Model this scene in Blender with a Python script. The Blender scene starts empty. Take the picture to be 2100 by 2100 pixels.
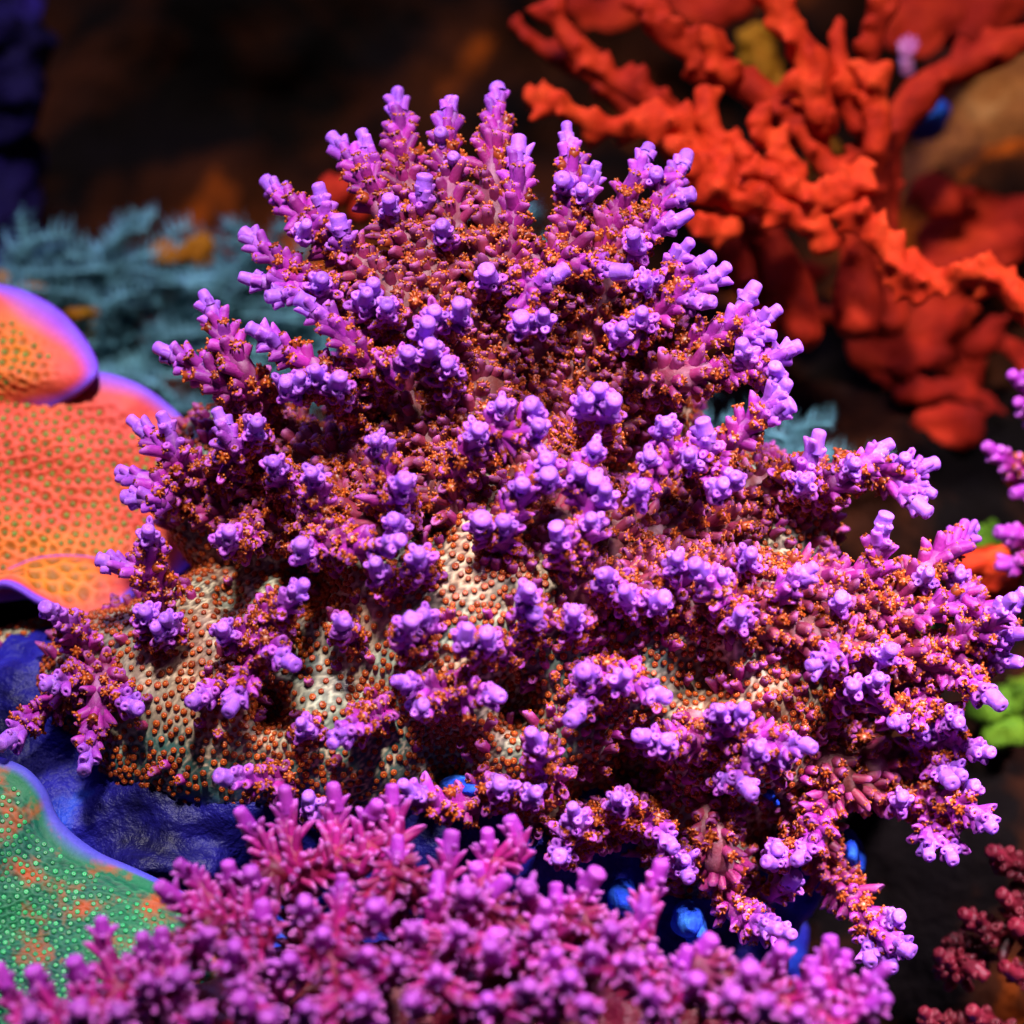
import bpy, math, random
import numpy as np
from mathutils import Vector, Matrix, kdtree, noise as mnoise
from mathutils.bvhtree import BVHTree

random.seed(7)
rng = np.random.default_rng(7)
sc = bpy.context.scene
COL = sc.collection

# ------------------------------------------------------------------ camera, light, exposure
# lengths below are centimetres in a frame whose origin is the middle of the coral
# (x right, y up across the view, z towards the viewer); wp() turns them into world metres.
PPC, DIST, PITCH = 140.0, 40.0, math.radians(26)
cp, sp = math.cos(PITCH), math.sin(PITCH)
ROT = np.array([[1, 0, 0], [0, sp, -cp], [0, cp, sp]], float)
ORG = np.array([0, 0, 0.14])

def wp(P):
    return np.asarray(P, float) @ ROT.T * 0.01 + ORG

cam_d = bpy.data.cameras.new('camera')
cam = bpy.data.objects.new('camera', cam_d)
COL.objects.link(cam)
cam.location = wp([0, 0, DIST])
cam.rotation_euler = (math.pi / 2 - PITCH, 0, 0)
cam_d.sensor_width = 36
cam_d.lens = 36 * DIST / (2100 / PPC)
cam_d.clip_start, cam_d.clip_end = 0.01, 20
cam_d.dof.use_dof = True
cam_d.dof.focus_distance = (DIST - 0.85) * 0.01
cam_d.dof.aperture_fstop = 10.0
sc.camera = cam

world = bpy.data.worlds.new('World')
sc.world = world
world.use_nodes = True
bg = world.node_tree.nodes['Background']
bg.inputs['Color'].default_value = (0.42, 0.26, 0.80, 1)
bg.inputs['Strength'].default_value = 0.026

def area(name, loc, target, size, power, color, spread):
    l = bpy.data.lights.new(name, 'AREA')
    l.shape = 'DISK'
    l.size = size
    l.energy = power
    l.color = color
    o = bpy.data.objects.new(name, l)
    COL.objects.link(o)
    o.location = loc
    o.rotation_euler = (Vector(target) - Vector(loc)).to_track_quat('-Z', 'Y').to_euler()
    l.spread = math.radians(spread)
    return o

area('aquarium_lamp', (-0.03, -0.17, 0.62), (0.0, -0.02, 0.14), 0.065, 0.86, (1.0, 0.93, 0.95), 75)
area('actinic_lamp', (-0.20, 0.14, 0.58), (0.0, 0.0, 0.14), 0.16, 0.26, (0.36, 0.30, 1.0), 75)
area('violet_lamp', (0.26, -0.14, 0.55), (0.075, -0.025, 0.11), 0.08, 0.20, (0.95, 0.82, 1.0), 26)

sc.view_settings.view_transform = 'Standard'
sc.view_settings.look = 'None'
sc.view_settings.gamma = 1
sc.view_settings.use_curve_mapping = False
sc.view_settings.exposure = -0.04
sc.render.engine = 'CYCLES'
sc.cycles.use_denoising = True
sc.cycles.max_bounces = 5
sc.cycles.diffuse_bounces = 2

# ------------------------------------------------------------------ helpers
def pt(px, py, z):
    k = (DIST - z) / DIST / PPC
    return np.array([(px - 1050) * k, (1050 - py) * k, z])

def srgb(r, g, b):
    f = lambda c: (c / 255 / 12.92) if c <= 10 else (((c / 255) + 0.055) / 1.055) ** 2.4
    return (f(r), f(g), f(b), 1)

WLOC = {}
def empty(name, P, label, cat, group=None):
    o = bpy.data.objects.new(name, None)
    COL.objects.link(o)
    w = wp(P)
    o.location = w
    o.empty_display_size = 0.01
    WLOC[o] = w
    o['label'] = label
    o['category'] = cat
    if group:
        o['group'] = group
    return o

def mk(name, V, F, mats, parent=None, g=None, midx=None, smooth=True, kind=None, origin=None):
    """one mesh object from frame-space vertices and one uniform-size face array"""
    V = np.asarray(V, float)
    F = np.asarray(F, np.int32)
    Wd = wp(V)
    o_ = Wd.mean(0) if origin is None else wp(origin)
    me = bpy.data.meshes.new(name)
    n, k = F.shape
    me.vertices.add(len(V))
    me.vertices.foreach_set('co', (Wd - o_).astype(np.float32).ravel())
    me.loops.add(n * k)
    me.loops.foreach_set('vertex_index', F.ravel())
    me.polygons.add(n)
    me.polygons.foreach_set('loop_start', np.arange(0, n * k, k, dtype=np.int32))
    if midx is not None:
        me.polygons.foreach_set('material_index', np.asarray(midx, np.int32))
    if smooth:
        me.polygons.foreach_set('use_smooth', np.ones(n, bool))
    if g is not None:
        a = me.attributes.new('g', 'FLOAT_COLOR', 'POINT')
        gg = np.ones((len(V), 4), np.float32)
        gg[:, :g.shape[1]] = g
        a.data.foreach_set('color', gg.ravel())
    for m in (mats if isinstance(mats, (list, tuple)) else [mats]):
        me.materials.append(m)
    me.update(calc_edges=True)
    me.validate()
    o = bpy.data.objects.new(name, me)
    COL.objects.link(o)
    if parent is not None:
        o.parent = parent
        o.location = o_ - WLOC[parent]
    else:
        o.location = o_
    WLOC[o] = o_
    if kind:
        o['kind'] = kind
    return o

def norm(a):
    return a / np.maximum(np.linalg.norm(a, axis=-1, keepdims=True), 1e-9)

def fbm(V, scale, seed=0, octv=3):
    off = Vector((seed * 7.13, seed * 3.7, -seed * 5.1))
    return np.array([mnoise.fractal(Vector(v) * scale + off, 0.9, 2.1, octv) for v in V])

def remesh(Vs, Fs, voxel, smooth_it=6, adapt=0.0):
    """fuse overlapping closed meshes into one skin; frame-space in and out (quads)"""
    V = np.concatenate(Vs)
    off, faces = 0, []
    for v, f in zip(Vs, Fs):
        faces += (np.asarray(f) + off).tolist()
        off += len(v)
    me = bpy.data.meshes.new('tmp')
    me.from_pydata(V.tolist(), [], faces)
    o = bpy.data.objects.new('tmp', me)
    COL.objects.link(o)
    m = o.modifiers.new('r', 'REMESH')
    m.mode = 'VOXEL'
    m.voxel_size = voxel
    if smooth_it:
        s = o.modifiers.new('s', 'SMOOTH')
        s.iterations = smooth_it
        s.factor = 0.5
    dg = bpy.context.evaluated_depsgraph_get()
    me2 = bpy.data.meshes.new_from_object(o.evaluated_get(dg))
    n = len(me2.vertices)
    co = np.empty(n * 3, np.float32)
    me2.vertices.foreach_get('co', co)
    no = np.empty(n * 3, np.float32)
    me2.vertices.foreach_get('normal', no)
    fl = np.empty(len(me2.polygons) * 4, np.int32)
    me2.loops.foreach_get('vertex_index', fl)
    bpy.data.objects.remove(o)
    bpy.data.meshes.remove(me)
    bpy.data.meshes.remove(me2)
    return co.reshape(-1, 3).astype(float), fl.reshape(-1, 4), no.reshape(-1, 3).astype(float)

def ball(c, r, nu=20, nv=12):
    th = np.linspace(0, 2 * np.pi, nu, endpoint=False)
    ph = np.linspace(0, np.pi, nv + 1)[1:-1]
    V = [[0, 0, 1]]
    for p in ph:
        for t in th:
            V.append([math.sin(p) * math.cos(t), math.sin(p) * math.sin(t), math.cos(p)])
    V.append([0, 0, -1])
    V = np.array(V) * np.asarray(r) + np.asarray(c)
    F = []
    for j in range(nu):
        F.append([0, 1 + j, 1 + (j + 1) % nu])
        a = 1 + (len(ph) - 1) * nu
        F.append([len(V) - 1, a + (j + 1) % nu, a + j])
    for i in range(len(ph) - 1):
        for j in range(nu):
            a, b = 1 + i * nu + j, 1 + i * nu + (j + 1) % nu
            F.append([a, a + nu, b + nu])
            F.append([a, b + nu, b])
    return V, F

def resample(P, step):
    """Catmull-Rom through P, resampled evenly"""
    P = np.asarray(P, float)
    if len(P) < 3:
        Q = np.linspace(P[0], P[-1], 24)
    else:
        E = np.vstack([2 * P[0] - P[1], P, 2 * P[-1] - P[-2]])
        Q = []
        for i in range(1, len(E) - 2):
            t = np.linspace(0, 1, 16, endpoint=False)[:, None]
            p0, p1, p2, p3 = E[i - 1:i + 3]
            Q.append(0.5 * (2 * p1 + (p2 - p0) * t + (2 * p0 - 5 * p1 + 4 * p2 - p3) * t ** 2 + (3 * p1 - p0 - 3 * p2 + p3) * t ** 3))
        Q = np.vstack(Q + [P[-1:]])
    d = np.r_[0, np.cumsum(np.linalg.norm(np.diff(Q, axis=0), axis=1))]
    n = max(3, int(round(d[-1] / step)) + 1)
    s = np.linspace(0, d[-1], n)
    return np.stack([np.interp(s, d, Q[:, k]) for k in range(3)], 1), s

def frames(P):
    T = norm(np.gradient(P, axis=0))
    u = np.cross(T[0], [0.3, 0.2, 0.9])
    if np.linalg.norm(u) < 1e-3:
        u = np.array([1.0, 0, 0])
    u = u / np.linalg.norm(u)
    U = []
    for t in T:
        u = u - t * np.dot(u, t)
        u = u / np.linalg.norm(u)
        U.append(u)
    U = np.array(U)
    return T, U, np.cross(T, U)

def tube(P, R, n=12, caps=True, rough=0.0):
    T, U, B = frames(P)
    a = np.linspace(0, 2 * np.pi, n, endpoint=False)
    rr = np.asarray(R)[:, None] * (1 + rough * rng.normal(size=(len(P), n)))
    V = P[:, None, :] + rr[..., None] * (np.cos(a)[None, :, None] * U[:, None, :] + np.sin(a)[None, :, None] * B[:, None, :])
    V = V.reshape(-1, 3)
    F = []
    for i in range(len(P) - 1):
        for j in range(n):
            p, q = i * n + j, i * n + (j + 1) % n
            F.append([p, q, q + n])
            F.append([p, q + n, p + n])
    if caps:
        V = np.vstack([V, P[0], P[-1]])
        c0, c1 = len(V) - 2, len(V) - 1
        e = (len(P) - 1) * n
        for j in range(n):
            F.append([c0, (j + 1) % n, j])
            F.append([c1, e + j, e + (j + 1) % n])
    return V, np.array(F)

def lathe(profile, n, skew=0.0, closed=True):
    """profile rows: radius, height, rim value, lip weight; last ring closed with a fan"""
    a = np.linspace(0, 2 * np.pi, n, endpoint=False)
    V, G = [], []
    for r, h, rim, lw in profile:
        for t in a:
            V.append([r * math.cos(t), r * math.sin(t), h + lw * skew * (0.5 + 0.5 * math.cos(t))])
            G.append(rim)
    F = []
    m = len(profile)
    for i in range(m - 1):
        for j in range(n):
            p, q = i * n + j, i * n + (j + 1) % n
            F.append([p, q, q + n])
            F.append([p, q + n, p + n])
    V.append([0, 0, profile[-1][1]])
    G.append(profile[-1][2])
    e = (m - 1) * n
    for j in range(n):
        F.append([e + j, e + (j + 1) % n, len(V) - 1])
    return np.array(V), np.array(F), np.array(G)

def poisson(V, F, spacing, tries, keep=None, wfun=None):
    """darts on a mesh: positions, normals"""
    V = np.asarray(V)
    F = np.asarray(F)
    if F.shape[1] == 4:
        F = np.vstack([F[:, [0, 1, 2]], F[:, [0, 2, 3]]])
    a, b, c = V[F[:, 0]], V[F[:, 1]], V[F[:, 2]]
    N = np.cross(b - a, c - a)
    ar = np.linalg.norm(N, axis=1)
    N = norm(N)
    if keep is not None:
        ar = ar * keep((a + b + c) / 3, N)
    idx = rng.choice(len(F), tries, p=ar / ar.sum())
    u, v = rng.random(tries), rng.random(tries)
    fl = u + v > 1
    u[fl], v[fl] = 1 - u[fl], 1 - v[fl]
    P = a[idx] + (b - a)[idx] * u[:, None] + (c - a)[idx] * v[:, None]
    Nn = N[idx]
    cell, grid, out = spacing, {}, []
    for i in range(tries):
        p = P[i]
        s = spacing * (wfun(p) if wfun else 1.0)
        k = tuple((p // cell).astype(int))
        ok = True
        for dx in (-1, 0, 1):
            for dy in (-1, 0, 1):
                for dz in (-1, 0, 1):
                    for j in grid.get((k[0] + dx, k[1] + dy, k[2] + dz), ()):
                        d = P[j] - p
                        if d @ d < s * s:
                            ok = False
                            break
                    if not ok: break
                if not ok: break
            if not ok: break
        if ok:
            grid.setdefault(k, []).append(i)
            out.append(i)
    return P[out], Nn[out]

def basis(Z, X):
    """(n,3,3) rotation matrices with columns x,y,z from direction Z and hint X"""
    Z = norm(Z)
    X = X - Z * (X * Z).sum(-1, keepdims=True)
    bad = np.linalg.norm(X, axis=1) < 1e-4
    X[bad] = np.cross(Z[bad], [0.31, 0.77, 0.55])
    X = norm(X)
    Y = np.cross(Z, X)
    return np.stack([X, Y, Z], axis=2)

def stamp(T, P, M, S):
    """copies of template T=(V,F,...) at P with rotation M and scale S (n,3)"""
    V, F = T[0], T[1]
    W = np.einsum('nij,nvj->nvi', M, V[None] * S[:, None, :]) + P[:, None, :]
    n = len(P)
    FF = (F[None] + (np.arange(n) * len(V))[:, None, None]).reshape(-1, 3)
    return W.reshape(-1, 3), FF

# ------------------------------------------------------------------ materials
def new_mat(name):
    m = bpy.data.materials.new(name)
    m.use_nodes = True
    nt = m.node_tree
    b = nt.nodes['Principled BSDF']
    return m, nt, b

def ramp(nt, fac, stops, interp='LINEAR'):
    r = nt.nodes.new('ShaderNodeValToRGB')
    r.color_ramp.interpolation = interp
    els = r.color_ramp.elements
    while len(els) < len(stops):
        els.new(0.5)
    for e, (p, c) in zip(els, stops):
        e.position = p
        e.color = c
    nt.links.new(fac, r.inputs['Fac'])
    return r.outputs['Color']

def mix(nt, fac, a, b, mode='MIX'):
    n = nt.nodes.new('ShaderNodeMix')
    n.data_type = 'RGBA'
    n.blend_type = mode
    for k, s in ((0, fac), (6, a), (7, b)):
        if isinstance(s, (int, float)):
            n.inputs[k].default_value = s
        elif isinstance(s, tuple):
            n.inputs[k].default_value = s
        else:
            nt.links.new(s, n.inputs[k])
    return n.outputs[2]

def noise_fac(nt, scale, detail=4, rough=0.6, dist=0.0):
    tc = nt.nodes.new('ShaderNodeNewGeometry')
    n = nt.nodes.new('ShaderNodeTexNoise')
    n.inputs['Scale'].default_value = scale
    n.inputs['Detail'].default_value = detail
    n.inputs['Roughness'].default_value = rough
    n.inputs['Distortion'].default_value = dist
    nt.links.new(tc.outputs['Position'], n.inputs['Vector'])
    return n.outputs['Fac']

def bump(nt, b, fac, strength, dist):
    n = nt.nodes.new('ShaderNodeBump')
    n.inputs['Strength'].default_value = strength
    n.inputs['Distance'].default_value = dist
    nt.links.new(fac, n.inputs['Height'])
    nt.links.new(n.outputs['Normal'], b.inputs['Normal'])

def attr(nt):
    a = nt.nodes.new('ShaderNodeAttribute')
    a.attribute_name = 'g'
    s = nt.nodes.new('ShaderNodeSeparateColor')
    nt.links.new(a.outputs['Color'], s.inputs['Color'])
    return s.outputs['Red'], s.outputs['Green'], s.outputs['Blue']

def soft(b, rough=0.55, spec=0.25, sss=0.0, col=(1, 0.4, 0.6), scale=0.0010):
    b.inputs['Roughness'].default_value = rough
    b.inputs['Specular IOR Level'].default_value = spec
    if sss >= 0.2:
        b.inputs['Subsurface Weight'].default_value = sss
        b.inputs['Subsurface Radius'].default_value = col
        b.inputs['Subsurface Scale'].default_value = scale

def coral_mat(name, stops, rimcol, rimamt=0.7, sss=0.25):
    """red: 1 at branch tip, 0 far down; green: pale growing lip; blue: individual variation"""
    m, nt, b = new_mat(name)
    t, rim, rnd = attr(nt)
    c = ramp(nt, t, stops)
    mul = nt.nodes.new('ShaderNodeMath')
    mul.operation = 'MULTIPLY'
    nt.links.new(rim, mul.inputs[0])
    mul.inputs[1].default_value = rimamt
    c = mix(nt, mul.outputs[0], c, rimcol)
    v = ramp(nt, rnd, [(0, (0.62, 0.60, 0.70, 1)), (0.5, (0.95, 0.95, 0.95, 1)), (1, (1.2, 1.15, 1.25, 1))])
    c = mix(nt, 1.0, c, v, 'MULTIPLY')
    fm = noise_fac(nt, 220, 4)
    c = mix(nt, 0.7, c, ramp(nt, fm, [(0.35, (0.72, 0.62, 0.80, 1)), (0.65, (1.12, 1.1, 1.0, 1))]), 'MULTIPLY')
    f = noise_fac(nt, 1100, 4)
    c = mix(nt, 0.5, c, ramp(nt, f, [(0.3, (0.7, 0.7, 0.7, 1)), (0.7, (1.1, 1.1, 1.1, 1))]), 'MULTIPLY')
    nt.links.new(c, b.inputs['Base Color'])
    soft(b, 0.5, 0.3, sss, (1.0, 0.3, 0.7))
    bump(nt, b, f, 0.5, 0.0004)
    return m

M_acro = coral_mat('purple_coral_tissue',
    [(0.0, srgb(136, 40, 60)), (0.28, srgb(146, 30, 96)), (0.55, srgb(162, 36, 140)), (0.76, srgb(170, 54, 176)), (1.0, srgb(174, 104, 232))],
    srgb(226, 136, 232), 0.42)
M_acro_skin = coral_mat('purple_coral_skin',
    [(0.0, srgb(120, 56, 50)), (0.25, srgb(130, 44, 72)), (0.5, srgb(144, 36, 112)), (0.8, srgb(170, 52, 170)), (1.0, srgb(182, 104, 240))],
    srgb(235, 200, 215), 0.6)
M_front = coral_mat('magenta_coral_tissue',
    [(0.0, srgb(116, 4, 56)), (0.4, srgb(146, 8, 88)), (0.75, srgb(166, 22, 124)), (1.0, srgb(160, 48, 166))],
    srgb(216, 130, 224), 0.6)
M_front_skin = coral_mat('magenta_coral_skin',
    [(0.0, srgb(100, 3, 28)), (0.4, srgb(136, 5, 50)), (0.75, srgb(150, 12, 84)), (1.0, srgb(140, 40, 156))],
    srgb(215, 90, 190), 0.4)
M_dred = coral_mat('dark_red_coral_tissue',  # colours darkened to put this coral's shadow into the tissue
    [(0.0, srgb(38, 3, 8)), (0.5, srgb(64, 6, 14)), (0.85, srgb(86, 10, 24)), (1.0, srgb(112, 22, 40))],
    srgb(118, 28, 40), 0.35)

def polyp_mat(name, dark, mid, light):
    m, nt, b = new_mat(name)
    t, rim, rnd = attr(nt)
    c = ramp(nt, rim, [(0.0, dark), (0.45, mid), (1.0, light)])
    v = ramp(nt, rnd, [(0, (0.6, 0.55, 0.5, 1)), (0.5, (0.95, 0.95, 0.95, 1)), (1, (1.15, 1.25, 1.2, 1))])
    c = mix(nt, 1.0, c, v, 'MULTIPLY')
    nt.links.new(c, b.inputs['Base Color'])
    soft(b, 0.4, 0.4, 0.1, (1.0, 0.35, 0.1))
    return m

M_polyp = polyp_mat('orange_polyp', srgb(116, 36, 8), srgb(168, 66, 16), srgb(232, 140, 54))
M_gpolyp = polyp_mat('green_polyp', srgb(10, 80, 50), srgb(30, 170, 90), srgb(40, 150, 90))
M_opolyp = polyp_mat('olive_polyp', srgb(70, 100, 40), srgb(110, 140, 50), srgb(150, 160, 60))

def web_mat(name, floor_a, floor_b, web_a, web_b, edge=None, nscale=60, patch=None, zone=None):
    """cellular skin: red = distance from a cell wall (real relief too), green = web, blue = growing edge"""
    m, nt, b = new_mat(name)
    t, web, edg = attr(nt)
    f = noise_fac(nt, nscale, 3)
    fa = ramp(nt, f, [(0.38, (0, 0, 0, 1)), (0.62, (1, 1, 1, 1))])
    lo = mix(nt, fa, floor_a, floor_b)
    hi = mix(nt, fa, web_a, web_b)
    c = mix(nt, web, lo, hi)
    if patch is not None:
        c = mix(nt, ramp(nt, noise_fac(nt, 130, 4), [(0.54, (0, 0, 0, 1)), (0.66, (1, 1, 1, 1))]), c, patch)
    if zone is not None:
        c = mix(nt, ramp(nt, t, [(0.55, (0, 0, 0, 1)), (0.95, (0.8, 0.8, 0.8, 1))]), c, zone)
    if edge is not None:
        c = mix(nt, ramp(nt, edg, [(0, (0, 0, 0, 1)), (1, (1, 1, 1, 1))]), c, edge)
    f2 = noise_fac(nt, 1500, 3)
    c = mix(nt, 0.4, c, ramp(nt, f2, [(0.3, (0.6, 0.6, 0.6, 1)), (0.7, (1.1, 1.1, 1.1, 1))]), 'MULTIPLY')
    nt.links.new(c, b.inputs['Base Color'])
    soft(b, 0.55, 0.25, 0.08, (1, 0.5, 0.4))
    bump(nt, b, f2, 0.3, 0.0002)
    return m

M_base = web_mat('encrusting_tissue', srgb(100, 60, 46), srgb(58, 76, 70), srgb(240, 200, 160), srgb(168, 184, 156), srgb(46, 40, 150), 60, None, srgb(50, 104, 96))
M_plate = web_mat('orange_plate_tissue', srgb(176, 72, 26), srgb(150, 96, 26), srgb(244, 96, 72), srgb(244, 132, 38), srgb(120, 76, 226), 55, None, srgb(206, 54, 66))
M_green = web_mat('green_plate_tissue', srgb(6, 62, 54), srgb(14, 84, 56), srgb(12, 100, 74), srgb(30, 120, 70), srgb(80, 74, 190), 90, srgb(170, 74, 24))

def mottled(name, cols, scale, rough=0.75, spec=0.15, bscale=None, bstr=0.5, bdist=0.002, detail=5, sss=0):
    m, nt, b = new_mat(name)
    f = noise_fac(nt, scale, detail, 0.62, 0.4)
    k = len(cols)
    c = ramp(nt, f, [(0.30 + 0.4 * i / max(1, k - 1), cc) for i, cc in enumerate(cols)])
    f2 = noise_fac(nt, bscale or scale * 6, 5, 0.65)
    c = mix(nt, 0.5, c, ramp(nt, f2, [(0.3, (0.55, 0.55, 0.55, 1)), (0.7, (1.15, 1.15, 1.15, 1))]), 'MULTIPLY')
    nt.links.new(c, b.inputs['Base Color'])
    soft(b, rough, spec, sss)
    bump(nt, b, f2, bstr, bdist)
    return m

M_blue = mottled('coralline_rock', [srgb(10, 7, 50), srgb(22, 17, 106), srgb(34, 32, 152), srgb(40, 84, 215)], 45, 0.5, 0.25, 160, 0.6, 0.003)
M_wall = mottled('dark_reef_rock', [srgb(9, 6, 7), srgb(14, 9, 8), srgb(60, 27, 11), srgb(200, 90, 20)], 20, 0.9, 0.05, 120, 0.8, 0.004)  # near-black stops put the poor light on the rock into its colour
M_brown = mottled('brown_reef_rock', [srgb(60, 26, 22), srgb(110, 60, 34), srgb(160, 96, 46), srgb(196, 140, 84)], 50, 0.85, 0.1, 260, 0.8, 0.003)
M_red = mottled('red_coral_tissue', [srgb(148, 26, 10), srgb(190, 47, 17), srgb(214, 68, 28)], 120, 0.75, 0.12, 900, 0.4, 0.0006, 4, 0.1)
M_redmid = mottled('dull_red_coral_tissue', [srgb(120, 18, 8), srgb(160, 34, 13), srgb(190, 52, 22)], 120, 0.75, 0.12, 900, 0.4, 0.0006, 4)  # red coral darkened for branches further back, where less light falls
M_azure = mottled('azure_sponge', [srgb(16, 30, 130), srgb(30, 70, 210), srgb(60, 130, 240)], 110, 0.7, 0.15)  # blue light on bits of rock, put into the colour
M_redback = mottled('deep_red_coral_tissue', [srgb(104, 14, 8), srgb(146, 28, 13), srgb(186, 50, 22)], 60, 0.8, 0.1, 500, 0.4, 0.0006, 4)  # darker red puts the weak light on the back blades into their colour
M_teal = mottled('teal_coral_tissue', [srgb(50, 80, 88), srgb(84, 132, 142), srgb(130, 190, 206)], 130, 0.7, 0.15, 700, 0.4, 0.0005)
M_mustard = mottled('mustard_sponge', [srgb(96, 50, 8), srgb(140, 84, 12), srgb(160, 116, 24)], 60, 0.8, 0.1)
M_lime = mottled('lime_coral_tissue', [srgb(36, 70, 14), srgb(84, 124, 22), srgb(130, 160, 34)], 90, 0.7, 0.15)
M_sand = mottled('tank_floor', [srgb(10, 8, 14), srgb(18, 14, 24), srgb(28, 22, 36)], 30, 0.9, 0.05)
M_pink = mottled('pink_polyp_tissue', [srgb(190, 90, 170), srgb(226, 130, 200), srgb(240, 170, 230)], 300, 0.6, 0.2)
M_tube = mottled('violet_tube', [srgb(70, 50, 190), srgb(110, 84, 230), srgb(130, 110, 245)], 200, 0.45, 0.4)

# ------------------------------------------------------------------ setting: floor, rock wall, reef rock
fl = []
for a in np.linspace(0, 2 * np.pi, 48, endpoint=False):
    fl.append([0.9 * math.cos(a), 0.9 * math.sin(a), 0.0])
me = bpy.data.meshes.new('tank_floor')
me.from_pydata(fl, [], [list(range(48))])
me.materials.append(M_sand)
o = bpy.data.objects.new('tank_floor', me)
COL.objects.link(o)
o['kind'] = 'structure'

INV = ROT.T
def wf(W):
    """world metres -> frame cm"""
    return (np.asarray(W, float) - ORG) @ ROT * 100

def rock(name, blobs, voxel, mat, amp, scale, seed, smooth_it=8, kind='structure', parent=None):
    Vs, Fs = zip(*[ball(c, r) for c, r in blobs])
    V, F, N = remesh(Vs, Fs, voxel, smooth_it)
    d = fbm(V, scale, seed, 4)
    V = V + N * (amp * d)[:, None]
    return mk(name, V, F, mat, parent, kind=kind)

def pb(px, py, z, rx, ry, rz):
    k = (DIST - z) / DIST / PPC
    return (pt(px, py, z), (rx * k, ry * k, rz))

# back wall: a long bumpy ridge of rock behind everything
blobs = []
for i in range(46):
    px = -900 + 3900 * (i % 12) / 11 + random.uniform(-100, 100)
    py = -700 + 640 * (i // 12) + random.uniform(-120, 120)
    blobs.append(pb(px, py, -19 + random.uniform(-1.5, 1.0) - 0.002 * max(0, 400 - py), 380, 420, 3.2))
rock('rock_wall', blobs, 0.5, M_wall, 0.9, 0.45, 3, 4)

# ledge of rock coloured dark for shade behind the purple coral, carrying the corals at the back
rock('reef_ledge', [pb(200, 1150, -9.5, 800, 420, 3.4), pb(900, 1150, -9.5, 700, 400, 3.2), pb(1650, 1150, -9.5, 800, 420, 3.2),
                    pb(1500, 900, -11, 700, 300, 3.0), pb(2150, 700, -12, 420, 500, 3.0), pb(500, 1700, -9, 1200, 500, 4.5),
                    pb(1700, 1800, -9, 1200, 600, 4.5), pb(1000, 2500, -9, 1900, 600, 6.0)], 0.32, M_wall, 0.45, 0.8, 11, 4)
# pedestal of live rock crusted with blue-violet coralline algae
rock('live_rock', [pb(470, 1640, -0.9, 400, 170, 1.5), pb(150, 1480, -1.5, 230, 190, 1.3), pb(150, 1700, -1.0, 330, 170, 1.4), pb(900, 1720, -1.2, 560, 240, 1.7),
                   pb(1350, 1750, -2.1, 360, 300, 1.4), pb(330, 1772, 0.4, 150, 42, 0.6), pb(700, 2150, -1.5, 900, 330, 2.6), pb(1200, 2250, -2.0, 600, 350, 2.8),
                   pb(1000, 2700, -2.5, 1500, 500, 4.5), pb(1000, 3300, -2.5, 1500, 600, 5.0), pb(1000, 1400, -3.6, 700, 300, 1.4), pb(800, 1900, -5.0, 900, 500, 2.0)],
     0.19, M_blue, 0.22, 1.6, 5, 2)

# ------------------------------------------------------------------ coral building blocks
T_cup = [lathe([(1.35, -0.55, 0.0, 0), (1.05, 0.0, 0.0, 0), (0.98, 0.62, 0.08, 0.65), (0.82, 0.91, 0.7, 1), (0.50, 1.0, 0.9, 0.9), (0.27, 0.93, 0.4, 0.7), (0.16, 0.7, 0.0, 0.5)], 7, sk)
         for sk in (0.15, 0.4, 0.65)]
T_axial = [lathe([(1.12, -1.2, 0.0, 0), (1.02, -0.2, 0.0, 0), (0.96, 0.3, 0.02, 0), (fl_, 0.66, 0.10, 0), (fl_ * 0.94, 0.86, 0.28, 0), (0.72, 1.02, 0.35, 0), (0.46, 1.10, 0.15, 0), (0.24, 1.10, 0.5, 0), (0.14, 1.0, 1.0, 0)], 12)
           for fl_ in (0.9, 0.98, 1.05)]

def make_polyp(nt_, rad, up, seed):
    r = np.random.default_rng(seed)
    V, F, G = [], [], []
    n = 6
    for rr, h, gg in ((0.74, -0.8, 0.0), (0.82, 0.10, 0.25), (0.42, 0.26, 0.15)):
        for j in range(n):
            a = 2 * math.pi * j / n
            V.append([rr * math.cos(a), rr * math.sin(a), h]); G.append(gg)
    V.append([0, 0, 0.30]); G.append(1.0)
    for i in range(2):
        for j in range(n):
            p, q = i * n + j, i * n + (j + 1) % n
            F += [[p, q, q + n], [p, q + n, p + n]]
    for j in range(n):
        F.append([2 * n + j, 2 * n + (j + 1) % n, 3 * n])
    for k in range(nt_):
        a = 2 * math.pi * (k + r.uniform(-0.25, 0.25)) / nt_
        ln = rad * r.uniform(0.8, 1.15)
        c, s_ = math.cos(a), math.sin(a)
        root = np.array([0.5 * c, 0.5 * s_, 0.15])
        tip = np.array([ln * c, ln * s_, up * r.uniform(0.6, 1.3)])
        d = norm(tip - root)
        x = norm(np.cross(d, [0, 0, 1.0])); y = np.cross(d, x)
        b = len(V)
        for w, f, gg in ((0.27, 0.0, 0.25), (0.25, 0.72, 0.5)):
            for q in range(3):
                t = q * math.pi * 2 / 3
                V.append(root + (tip - root) * f + w * (math.cos(t) * x + math.sin(t) * y)); G.append(gg)
        V.append(tip); G.append(1.0)
        for q in range(3):
            q2 = (q + 1) % 3
            F += [[b + q, b + q2, b + 3 + q2], [b + q, b + 3 + q2, b + 3 + q], [b + 3 + q, b + 3 + q2, b + 6]]
    return np.array(V), np.array(F), np.array(G)

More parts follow.
